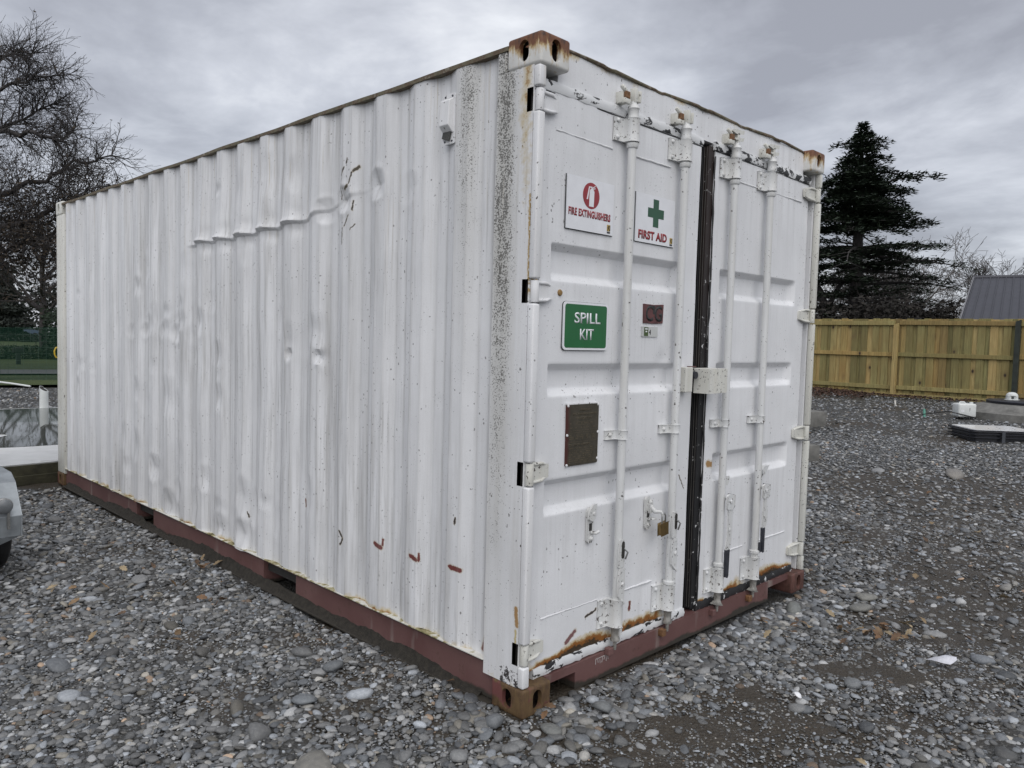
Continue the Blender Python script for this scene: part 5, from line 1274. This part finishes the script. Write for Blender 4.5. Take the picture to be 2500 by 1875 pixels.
# grey roofed house beyond the fence
hs = thing('house', 'house with dark grey standing seam roof showing above the fence', 'house', (0, 0, 0))
M_roof = plain('dark_grey_roof_steel', (.048, .049, .060), .5, .2, var=.12, scale=3); M_hwall = plain('house_wall', (.3, .3, .29), .8)
A0 = Vector((25.94, 5.59, 2.19)); A1 = Vector((34.14, 7.33, 4.49)); B1 = Vector((35.5, .4, 4.72)); 
# roof plane: eaves direction runs along e, slope runs back along s_
s_ = (A1-A0); e = Vector((.35, -1., 0)).normalized(); e = Vector((e.x, e.y, .012)); nrm = e.cross(s_).normalized()
if nrm.z < 0: nrm = -nrm
PW = .27
pm = None
for k in range(48):
    m = MB(); p = A0+e*PW*k
    a, b_, c_, d_ = p, p+e*(PW-.02), p+e*(PW-.02)+s_, p+s_
    m.add([a, b_, c_, d_, a-nrm*.03, b_-nrm*.03, c_-nrm*.03, d_-nrm*.03], [(0, 1, 2, 3), (4, 5, 6, 7), (0, 1, 5, 4), (1, 2, 6, 5), (2, 3, 7, 6), (3, 0, 4, 7)])
    m.build('roof_panel', M_roof, hs)
    m = MB(); q = p-e*.02
    m.add([q, q+e*.03, q+e*.03+s_, q+s_, q+nrm*.04, q+e*.03+nrm*.04, q+e*.03+s_+nrm*.04, q+s_+nrm*.04], [(0, 1, 2, 3), (4, 5, 6, 7), (0, 1, 5, 4), (1, 2, 6, 5), (2, 3, 7, 6), (3, 0, 4, 7)])
    m.build('roof_seam', M_roof, hs)
top = A0+s_; m = MB(); m.tube([top-e*.05, top+e*13], .09, 8); m.build('ridge_cap', M_roof, hs, smooth=60)
m = MB(); m.obox(A0+s_*.5-e*.06-nrm*.05, (.05, .22, s_.length), (lambda z, x: Matrix((x, z.cross(x), z)).transposed())(s_.normalized(), e.normalized())); m.build('barge_board', plain('grey_barge', (.14, .14, .15), .5), hs)
back = Vector((s_.x, s_.y, 0))*2
E13 = Vector((e.x, e.y, 0))*13
def P3(p, z): return (p.x, p.y, z)
a = A0+Vector((s_.x, s_.y, 0))*.06; b_ = a+E13; c_ = b_+back*.9; d_ = a+back*.9
m = MB(); m.add([P3(q, z) for z in (.2, 2.15) for q in (a, b_, c_, d_)], [(0, 1, 5, 4), (1, 2, 6, 5), (2, 3, 7, 6), (3, 0, 4, 7)])
m.build('wall', M_hwall, hs)
m = MB(); tA = top; m.add([P3(a, 2.15), P3(d_, 2.15), P3(tA, 4.40), P3(b_, 2.15), P3(c_, 2.15), P3(tA+E13, 4.5)], [(0, 1, 2), (3, 4, 5)]); m.build('gable', M_hwall, hs)
m = MB(); f0 = A0+back; m.add([top, top+e*13, f0+e*13, f0], [(0, 1, 2, 3)]); m.add([top-nrm*.05, top+e*13-nrm*.05, f0+e*13-Vector((0, 0, .05)), f0-Vector((0, 0, .05))], [(0, 1, 2, 3)]); m.build('roof_back', M_roof, hs)

# ------------------------------------------------------------------ trailer at the left edge
trl = thing('trailer', 'galvanised grey trailer corner with angular mudguard and black tyre', 'trailer', (-.955, 3.10, 0))
M_galv = plain('dull_galvanised_steel', (.30, .325, .345), .42, .35, var=.18, scale=14)
prof = [(.02, .25), (.0, .375), (.15, .545), (.25, .585), (.55, .585), (.65, .545), (.80, .375), (.80, .25)]
inn = [(q*.985+.012 if q < .6 else q*.985, z-.012) for q, z in prof]
m = MB(); m.prism(prof+[(.785, .25), (.785, .37), (.64, .533), (.548, .57), (.255, .57), (.158, .533), (.015, .37), (.035, .25)], -.30, 0., 'yz')
m.build('mudguard', M_galv, trl, bevel=.004)
MB().prism([(.004, .25), (.002, .374), (.152, .543), (.25, .583), (.55, .583), (.648, .543), (.798, .374), (.798, .25), (.72, .25), (.60, .42), (.40, .49), (.20, .42), (.09, .25)], -.006, .0, 'yz').build('mudguard_skirt', M_galv, trl)
MB().add([(-.30, -.012, .185), (.01, .03, .285), (.014, .05, .250), (-.30, .01, .145), (-.30, .012, .185), (.01, .055, .285), (.014, .075, .250), (-.30, .035, .145)], [(0, 1, 2, 3), (4, 5, 6, 7), (0, 1, 5, 4), (1, 2, 6, 5), (2, 3, 7, 6), (3, 0, 4, 7)]).build('rear_flange', M_galv, trl)
ty = MB().lathe((-.125, .38, .275), [(.17, -.10), (.25, -.102), (.275, -.085), (.288, -.05), (.288, .05), (.275, .085), (.25, .102), (.17, .10)], 36, 'x').build('tyre', M_black, trl, smooth=40)
MB().lathe((-.125, .38, .275), [(.168, -.09), (.168, .09)], 24, 'x').build('rim', M_galv, ty)
lp = MB().lathe((-.092, .0, .440), [(.0, -.012), (.036, -.010), (.040, .0), (.040, .03), (.034, .036), (.004, .040)], 20, 'y').build('tail_lamp', plain('smoky_lamp', (.15, .16, .17), .25), trl, smooth=40)
MB().lathe((-.092, .0, .440), [(.041, -.006), (.045, -.004), (.045, .012), (.041, .014)], 20, 'y').build('lamp_rim', M_steel, lp, smooth=40)
MB().box(-.078, -.018, .305, -.064, -.004, .415).build('lamp_bracket', M_steel, trl)
m = MB(); m.box(-.36, -.2, .36, -.31, 3., .46); m.box(-1.75, -.2, .36, -1.70, 3., .46); m.box(-1.70, -.2, .36, -.36, -.14, .46); m.box(-1.70, 2.9, .36, -.36, 2.96, .46)
m.build('chassis', M_galv, trl, bevel=.004)
MB().box(-1.72, -.18, .462, -.34, 2.98, .48).build('deck', M_galv, trl)
for a in ((-.345, -.19, -.335, 2.99), (-1.725, -.19, -1.715, 2.99), (-1.71, -.19, -.35, -.18), (-1.71, 2.98, -.35, 2.99)): MB().box(a[0], a[1], .482, a[2], a[3], .80).build('side_panel', M_galv, trl)
MB().cyl((-1.9, .38, .275), (-.2, .38, .275), .025, n=10).build('axle', M_grip, trl)
t2 = MB().lathe((-1.91, .38, .275), [(.17, -.10), (.25, -.102), (.275, -.085), (.288, -.05), (.288, .05), (.275, .085), (.25, .102), (.17, .10)], 36, 'x').build('tyre', M_black, trl, smooth=40)
MB().lathe((-1.91, .38, .275), [(.168, -.09), (.168, .09)], 24, 'x').build('rim', M_galv, t2)
MB().prism(prof+[(.785, .25), (.785, .37), (.64, .533), (.548, .57), (.255, .57), (.158, .533), (.015, .37), (.035, .25)], -2.06, -1.76, 'yz').build('mudguard', M_galv, trl, bevel=.004)
for x in (-.40, -1.66): MB().box(x, -.17, .0, x+.05, -.12, .36).build('prop_leg', M_galv, trl)
MB().tube([(-.9, 2.95, .41), (-1.03, 4.2, .41)], .04, 8).build('drawbar', M_galv, trl)

# ------------------------------------------------------------------ river stones
def pebble_mesh(i, sub=2):
    rs = np.random.default_rng(100+i)
    bm = bmesh.new(); bmesh.ops.create_icosphere(bm, subdivisions=sub, radius=1)
    sx, sy, sz = rs.uniform(.85, 1.3), rs.uniform(.62, .95), rs.uniform(.32, .58); pw = rs.uniform(.72, 1.0)
    off = Vector(rs.uniform(0, 50, 3)); planes = [(Vector(rs.normal(size=3)).normalized(), rs.uniform(.55, .92)) for _ in range(rs.integers(2, 8))]
    for v in bm.verts:
        p = v.co.copy()
        for n_, c_ in planes:
            q = p.dot(n_)-c_
            if q > 0: p -= n_*q*(.9 if i % 3 == 0 else .75)
        p *= 1+.16*mnoise.noise(p*1.1+off)+.05*mnoise.noise(p*2.6+off)
        v.co = Vector((p.x*sx, p.y*sy, p.z*sz))
    me = bpy.data.meshes.new('stone'); bm.to_mesh(me); bm.free(); me.shade_smooth(); return me
NP = 14
pc = bpy.data.collections.new('pebble_kinds'); pebs = []
for i in range(NP):
    me = pebble_mesh(i); me.materials.append(M_peb_i); o = bpy.data.objects.new('pebble_%02d' % i, me); pc.objects.link(o); pebs.append(o)
big_me = []
for i in range(NP):
    me = pebble_mesh(i); me.materials.append(M_peb_o); big_me.append(me)
def blocked(x, y, r):
    b = (x > -.012-r*.3) & (x < 2.45+r*.2) & (y > .015-r*.2) & (y < 6.07)
    b |= (y > 5.93+.09*x) & (y < 12.3) & (x < 2.92) & (x > -9)
    b |= ((x-14.42)**2+(y-1.28)**2 < 1.06**2)
    c_, s2 = math.cos(rad(-50)), math.sin(rad(-50)); ux = (x-10.55)*c_+(y-1.12)*s2; uy = -(x-10.55)*s2+(y-1.12)*c_
    b |= (ux > -.1) & (ux < .92) & (uy > -.03) & (uy < .82)
    b |= x > 16.75
    b |= y > ln(x, 19.6)
    return b
def in_view(x, y, pad=1.0):
    dx, dy = x-(CAM.x-.9), y-(CAM.y-.9); a = np.degrees(np.arctan2(dx, dy)); return (a > 45-42) & (a < 45+42)
def sample(n, r0, r1, smin, smax, power):
    """stones in the ring r0..r1 around the camera's standpoint"""
    r = np.sqrt(RNG.uniform(r0**2, r1**2, n)); a = np.radians(RNG.uniform(45-40, 45+40, n)); x = CAM.x+r*np.sin(a); y = CAM.y+r*np.cos(a)
    s = smin*(smax/smin)**(RNG.random(n)**power)
    return x, y, s
PX, PYY, PS = [], [], []
def addp(x, y, s, dirtk):
    k = ~blocked(x, y, s); k &= RNG.random(len(x)) > dirt_mask(x, y)*dirtk
    PX.append(x[k]); PYY.append(y[k]); PS.append(s[k])
for n, r0_, r1_, a, b_, pw, dk in ((46000, .9, 4.4, .0055, .024, 1.6, 1.0), (84000, .9, 4.5, .003, .0085, 1., .42), (52000, 4.2, 7.5, .008, .027, 1.6, .85), (40000, 4.2, 7.5, .005, .009, 1, .5), (64000, 7.5, 13, .010, .030, 1.7, .7), (44000, 13, 24, .013, .038, 1.7, .5)):
    addp(*sample(n, r0_, r1_, a, b_, pw), dk)
n = 700; addp(*sample(n, 1.2, 6.8, .022, .052, 1.5), .75)
n = 260; addp(*sample(n, 6.5, 15, .035, .075, 1.6), .6)
# denser, larger stones banked against the sill and corner castings
n = 900; x = RNG.uniform(.1, 2.9, n); y = -.02-np.abs(RNG.normal(0, .16, n)); addp(x, y, RNG.uniform(.008, .032, n), .3)
n = 500; y = RNG.uniform(-.3, 6, n); x = -.03-np.abs(RNG.normal(0, .15, n)); addp(x, y, RNG.uniform(.008, .024, n), .4)
n = 160; a = RNG.uniform(0, 6.28, n); rr1 = .1+np.abs(RNG.normal(0, .13, n)); addp(.05+rr1*np.cos(a)*1.2-.06, .06+rr1*np.sin(a)*1.2-.1, RNG.uniform(.014, .038, n), .0)
x, y, s = (np.concatenate(q) for q in (PX, PYY, PS))
# the stones that show largest become objects of their own
dist = np.hypot(x-CAM.x, y-CAM.y); F_ = Vector((f.x, f.y)).normalized()
lat = np.degrees(np.arctan2(x-CAM.x, y-CAM.y))-45
px_ = s/dist; vis = (np.abs(lat) < 33) & (dist > 1.75)
order = np.argsort(-px_*vis); top_i = order[:272]; rest = np.ones(len(x), bool); rest[top_i] = False
def stone_cols(n):
    g = np.clip(RNG.lognormal(math.log(.150), .52, n), .03, .45); g = np.where(RNG.random(n) < .03, RNG.uniform(.28, .42, n), g)
    tint = RNG.random(n); c_ = np.stack([g*.99, g*1.012, g*1.028], 1)
    c_[tint < .30] *= (.95, 1.0, 1.07); w_ = tint > .95; c_[w_] *= (1.08, 1.0, .86); w_ = tint > .985; c_[w_] *= (1.18, .92, .76); w_ = (tint > .5) & (tint < .62); c_[w_] *= (1.04, 1.0, .93)
    return np.clip(c_, 0, 1)
cols = stone_cols(len(x)); z = gh(x, y)
rx, ry_, rz_ = RNG.normal(0, .22, len(x)), RNG.normal(0, .22, len(x)), RNG.uniform(0, 6.28, len(x))
lift = RNG.uniform(-.05, .42, len(x))*s*(1-.5*dirt_mask(x, y))
me = bpy.data.meshes.new('gravel'); k = np.where(rest)[0]
me.vertices.add(len(k)); me.vertices.foreach_set('co', np.stack([x[k], y[k], (z+lift)[k]], 1).astype(np.float32).reshape(-1))
def pattr(nm, typ, arr, fld):
    a = me.attributes.new(nm, typ, 'POINT'); a.data.foreach_set(fld, np.ascontiguousarray(arr).reshape(-1))
pattr('rot', 'FLOAT_VECTOR', np.stack([rx, ry_, rz_], 1)[k].astype(np.float32), 'vector')
pattr('siz', 'FLOAT', s[k].astype(np.float32), 'value'); pattr('which', 'INT', RNG.integers(0, NP, len(k)).astype(np.int32), 'value')
pattr('col', 'FLOAT_COLOR', np.concatenate([cols[k], np.ones((len(k), 1))], 1).astype(np.float32), 'color')
gv = link('gravel', me); tag(gv, kind='stuff', label='loose grey river gravel spread over the yard')
ng = bpy.data.node_groups.new('scatter', 'GeometryNodeTree'); ng.interface.new_socket('Geometry', in_out='INPUT', socket_type='NodeSocketGeometry'); ng.interface.new_socket('Geometry', in_out='OUTPUT', socket_type='NodeSocketGeometry')
gi, go = ng.nodes.new('NodeGroupInput'), ng.nodes.new('NodeGroupOutput'); iop = ng.nodes.new('GeometryNodeInstanceOnPoints'); ci = ng.nodes.new('GeometryNodeCollectionInfo')
ci.inputs['Collection'].default_value = pc; ci.inputs['Separate Children'].default_value = True; ci.inputs['Reset Children'].default_value = True
def na(nm, typ):
    q = ng.nodes.new('GeometryNodeInputNamedAttribute'); q.data_type = typ; q.inputs['Name'].default_value = nm; return q.outputs['Attribute']
ng.links.new(gi.outputs[0], iop.inputs['Points']); ng.links.new(ci.outputs[0], iop.inputs['Instance']); iop.inputs['Pick Instance'].default_value = True
ng.links.new(na('which', 'INT'), iop.inputs['Instance Index']); ng.links.new(na('rot', 'FLOAT_VECTOR'), iop.inputs['Rotation']); ng.links.new(na('siz', 'FLOAT'), iop.inputs['Scale']); ng.links.new(iop.outputs[0], go.inputs[0])
gv.modifiers.new('scatter', 'NODES').node_group = ng
def stone(i_me, xx, yy, s_, col, rot, lbl, grp, lift_=.25, squash=(1, 1, 1)):
    o = bpy.data.objects.new('river_stone', big_me[i_me]); COL.objects.link(o); o.location = (xx, yy, float(gh(xx, yy))+lift_*s_); o.rotation_euler = rot; o.scale = tuple(s_*q for q in squash); o.color = (*col, 1)
    return tag(o, lbl, 'stone', grp)
for j in top_i:
    g = cols[j].mean(); shade = 'pale' if g > .22 else ('dark' if g < .13 else 'mid'); xx, yy = x[j], y[j]; warm = cols[j][0] > cols[j][2]*1.15
    dc = math.hypot(xx-.05, yy-.05)
    if dc < .45: where = 'at the foot of the rusted near corner'
    elif yy < 0 and xx > 2.6: where = 'right of the container doors' if xx < 4 else 'out towards the fence'
    elif yy < -.0 and xx >= -.1: where = ('close along the door sill' if yy > -.35 else 'on the worn ground below the left door' if xx < .8 else 'in the open ground before the door joint' if xx < 1.5 else 'in the open ground before the right door')
    elif xx > 2.4: where = 'out towards the fence'
    elif yy > 3: where = 'by the trailer'
    elif yy > 1.6: where = 'beside the middle of the long wall'
    elif xx > -.45: where = 'beside the ledge near the rusted corner'
    elif yy < .55: where = 'along the bottom edge of the picture'
    elif xx < -.95: where = 'near the left edge of the picture'
    else: where = 'on the left between trailer and rusted corner'
    tone = ('tan' if warm else 'grey')
    size_ = 'broad' if s[j] > .026 else 'small'; lb = f'{size_} {shade} {tone} river stone lying loose {where}'
    stone(int(RNG.integers(0, NP)), xx, yy, s[j], tuple(cols[j]), (rx[j], ry_[j], rz_[j]), lb, f'{size_} {shade} {tone} river stones {where}', float(lift[j]/s[j]))
SPEC = ((-.745, .262, .085, (.19, .185, .17), 0, 'broad pale grey boulder at the bottom edge of the picture', .15),
        (-.30, .86, .052, (.13, .14, .15), 3, 'angular dark grey stone standing tallest beside the container ledge', .5),
        (-.53, .70, .052, (.17, .185, .20), 5, 'smooth blue grey oval stone left of the tall dark stone', .3),
        (-.10, .05, .050, (.15, .16, .17), 2, 'blunt grey stone at the bottom edge below the rusted corner', .35),
        (.02, -.13, .040, (.16, .165, .16), 7, 'triangular grey stone touching the foot of the rusted corner casting', .35),
        (.30, -.16, .045, (.16, .17, .175), 9, 'upright grey pebble against the notch of the maroon sill', .45),
        (2.05, -.12, .062, (.17, .18, .175), 1, 'large round grey stone close to the right lock rod foot', .3),
        (2.62, -.30, .060, (.20, .20, .185), 4, 'pale oval stone among oak leaves before the right door corner', .3),
        (2.40, -.35, .055, (.17, .17, .16), 8, 'grey oval stone left of the pale oval stone in the leaves', .3),
        (7.45, .55, .15, (.21, .20, .185), 6, 'long pale boulder far out in the gravel right of the container', .2),
        (2.06, -1.05, .045, (.18, .195, .215), 10, 'blue grey stone just right of the white plastic scrap', .3),
        (3.1, -1.05, .055, (.20, .20, .19), 11, 'long pale stone near the right edge of the picture', .25),
        (1.35, -.72, .042, (.17, .18, .19), 12, 'grey wedge stone on the bare soil before the doors', .35))
for xx, yy, s_, c_, i_, lb, lf in SPEC: stone(i_, xx, yy, s_, c_, (RNG.normal(0, .15), RNG.normal(0, .15), RNG.uniform(0, 6.28)), lb, None, lf)
# ------------------------------------------------------------------ fallen oak leaves, plastic scrap
def leaf_mesh(i):
    rs = random.Random(200+i); pts = []; n = 9
    for k in range(n):
        u = k/(n-1); w_ = .30*math.sin(math.pi*min(1, u*1.02))**.8*(1.0 if k % 2 else .58)+.02; pts.append((u, w_))
    m = MB(); m.v = [(u-.5, 0, .10*math.sin(u*3+i)+.03) for u, w_ in pts]+[(u-.5+.04, w_, .16*w_*(1+i % 3)+.08*math.sin(u*4+i)) for u, w_ in pts]+[(u-.5+.04, -w_, .22*w_+.06*math.sin(u*5)) for u, w_ in pts]
    for k in range(n-1): m.f += [(k, k+1, n+k+1, n+k), (k+1, k, 2*n+k, 2*n+k+1)]
    return m.mesh('leaf', None, smooth=180, fix=False)
def m_leaf(t, b):
    col = t.new('ShaderNodeObjectInfo').outputs['Color']; n = t.noise(t.co(), 4, 4, .6); return t.mix(t.rng(n, .3, .7), t.mix(1, col, (.6, .6, .6), 'MULTIPLY'), col)
M_leaf = material('dead_oak_leaf', m_leaf, .7); leaf_me = []
for i in range(5): q = leaf_mesh(i); q.materials.append(M_leaf); leaf_me.append(q)
LC = ((.22, .145, .08), (.27, .195, .11), (.16, .09, .045), (.30, .235, .145), (.12, .075, .045))
def leaf(xx, yy, lbl, grp, s_=None):
    o = bpy.data.objects.new('oak_leaf', leaf_me[rs.randrange(5)]); COL.objects.link(o); s_ = s_ or rs.uniform(.042, .07); o.location = (xx, yy, float(gh(xx, yy))+.028); o.rotation_euler = (rs.gauss(0, .35), rs.gauss(0, .35), rs.uniform(0, 6.28)); o.scale = (s_, s_, s_)
    c_ = LC[rs.randrange(5)]; k = rs.uniform(.8, 1.25); o.color = (c_[0]*k, c_[1]*k, c_[2]*k, 1); return tag(o, lbl, 'leaf', grp)
rs = random.Random(77)
for _ in range(40):
    u = rs.random(); xx, yy = 1.72+u*.55+rs.gauss(0, .12), -.20-u*.55+rs.gauss(0, .09)
    if yy < -.05: leaf(xx, yy, 'withered tan oak leaf in the drift before the right door', 'oak leaves drifted before the right door')
for xx, yy, lb in ((.06, -.06, 'pointed brown leaf stuck at the foot of the rusted corner'), (.12, -.03, 'curled leaf beside the oval hole of the rusted corner'), (-.02, .40, 'single orange brown leaf beside the ledge near the rusted corner'), (1.05, -.06, 'ragged tan leaf tucked under the middle of the sill'), (.70, -1.0, 'lone orange leaf on the foreground stones'), (2.9, -.62, 'yellowish leaf on bare soil at the right'), (3.4, -1.25, 'pale leaf among stones at the right edge'), (1.5, -1.25, 'small orange leaf low in the foreground')): leaf(xx, yy, lb, None, .05)
for _ in range(26): leaf(-.35+rs.gauss(0, .35), 2.3+rs.gauss(0, .5), 'dull brown leaf among the stones beside the long container wall', 'leaves beside the long container wall', .06)
for _ in range(16): leaf(rs.uniform(3.2, 7), rs.uniform(-1.5, 2), 'small withered leaf scattered on the gravel right of the container', 'leaves scattered right of the container', .07)
m = MB()
for _ in range(3000):
    yy = rs.uniform(-2, 10.5) if rs.random() < .5 else rs.gauss(6.0, 1.0); leaf_quads(rs, m, Vector((16.72-abs(rs.gauss(0, .25 if yy < 4.6 else .75)), yy, 0)), None, 1, .05, .01)
m.v = [(a, b_, float(gh(a, b_))+.03+abs(c_)) for a, b_, c_ in m.v]
o = m.build('leaf_litter', material('red_brown_litter', m_leafy((.05, .024, .016), (.10, .05, .03)), .8), fix=False); tag(o, kind='stuff')
o = MB(); n = 12; P = []
for k in range(n):
    a = 2*math.pi*k/n; P.append((.060*math.cos(a)*(1+.16*math.sin(3*a)), .026*math.sin(a)*(1+.3*math.cos(a)), .016*math.cos(a)+.008*math.sin(2*a)))
m = MB(); m.v = P+[(q[0]*.5, q[1]*.5, q[2]*.5+.016) for q in P]+[(0, 0, .018)]
for k in range(n): k2 = (k+1) % n; m.f += [(k, k2, n+k2, n+k), (n+k, n+k2, 2*n)]
o = m.build('plastic_scrap', plain('milky_plastic', (.50, .51, .56), .3, var=.2, scale=40), smooth=180); o.location = (1.86, -.93, float(gh(1.86, -.93))+.035); o.rotation_euler = (.25, .1, rad(-62)); tag(o, 'crumpled translucent white plastic scrap on the gravel', 'plastic scrap')
o = MB().lathe((0, 0, 0), [(.016, 0), (.018, .004), (.010, .012), (.002, .014)], 10).build('white_chip', M_signw, smooth=60); o.location = (1.02, -.62, float(gh(1.02, -.62))+.02); o.rotation_euler = (.5, .2, 0); tag(o, 'small white plastic chip on the soil before the left door', 'chip')
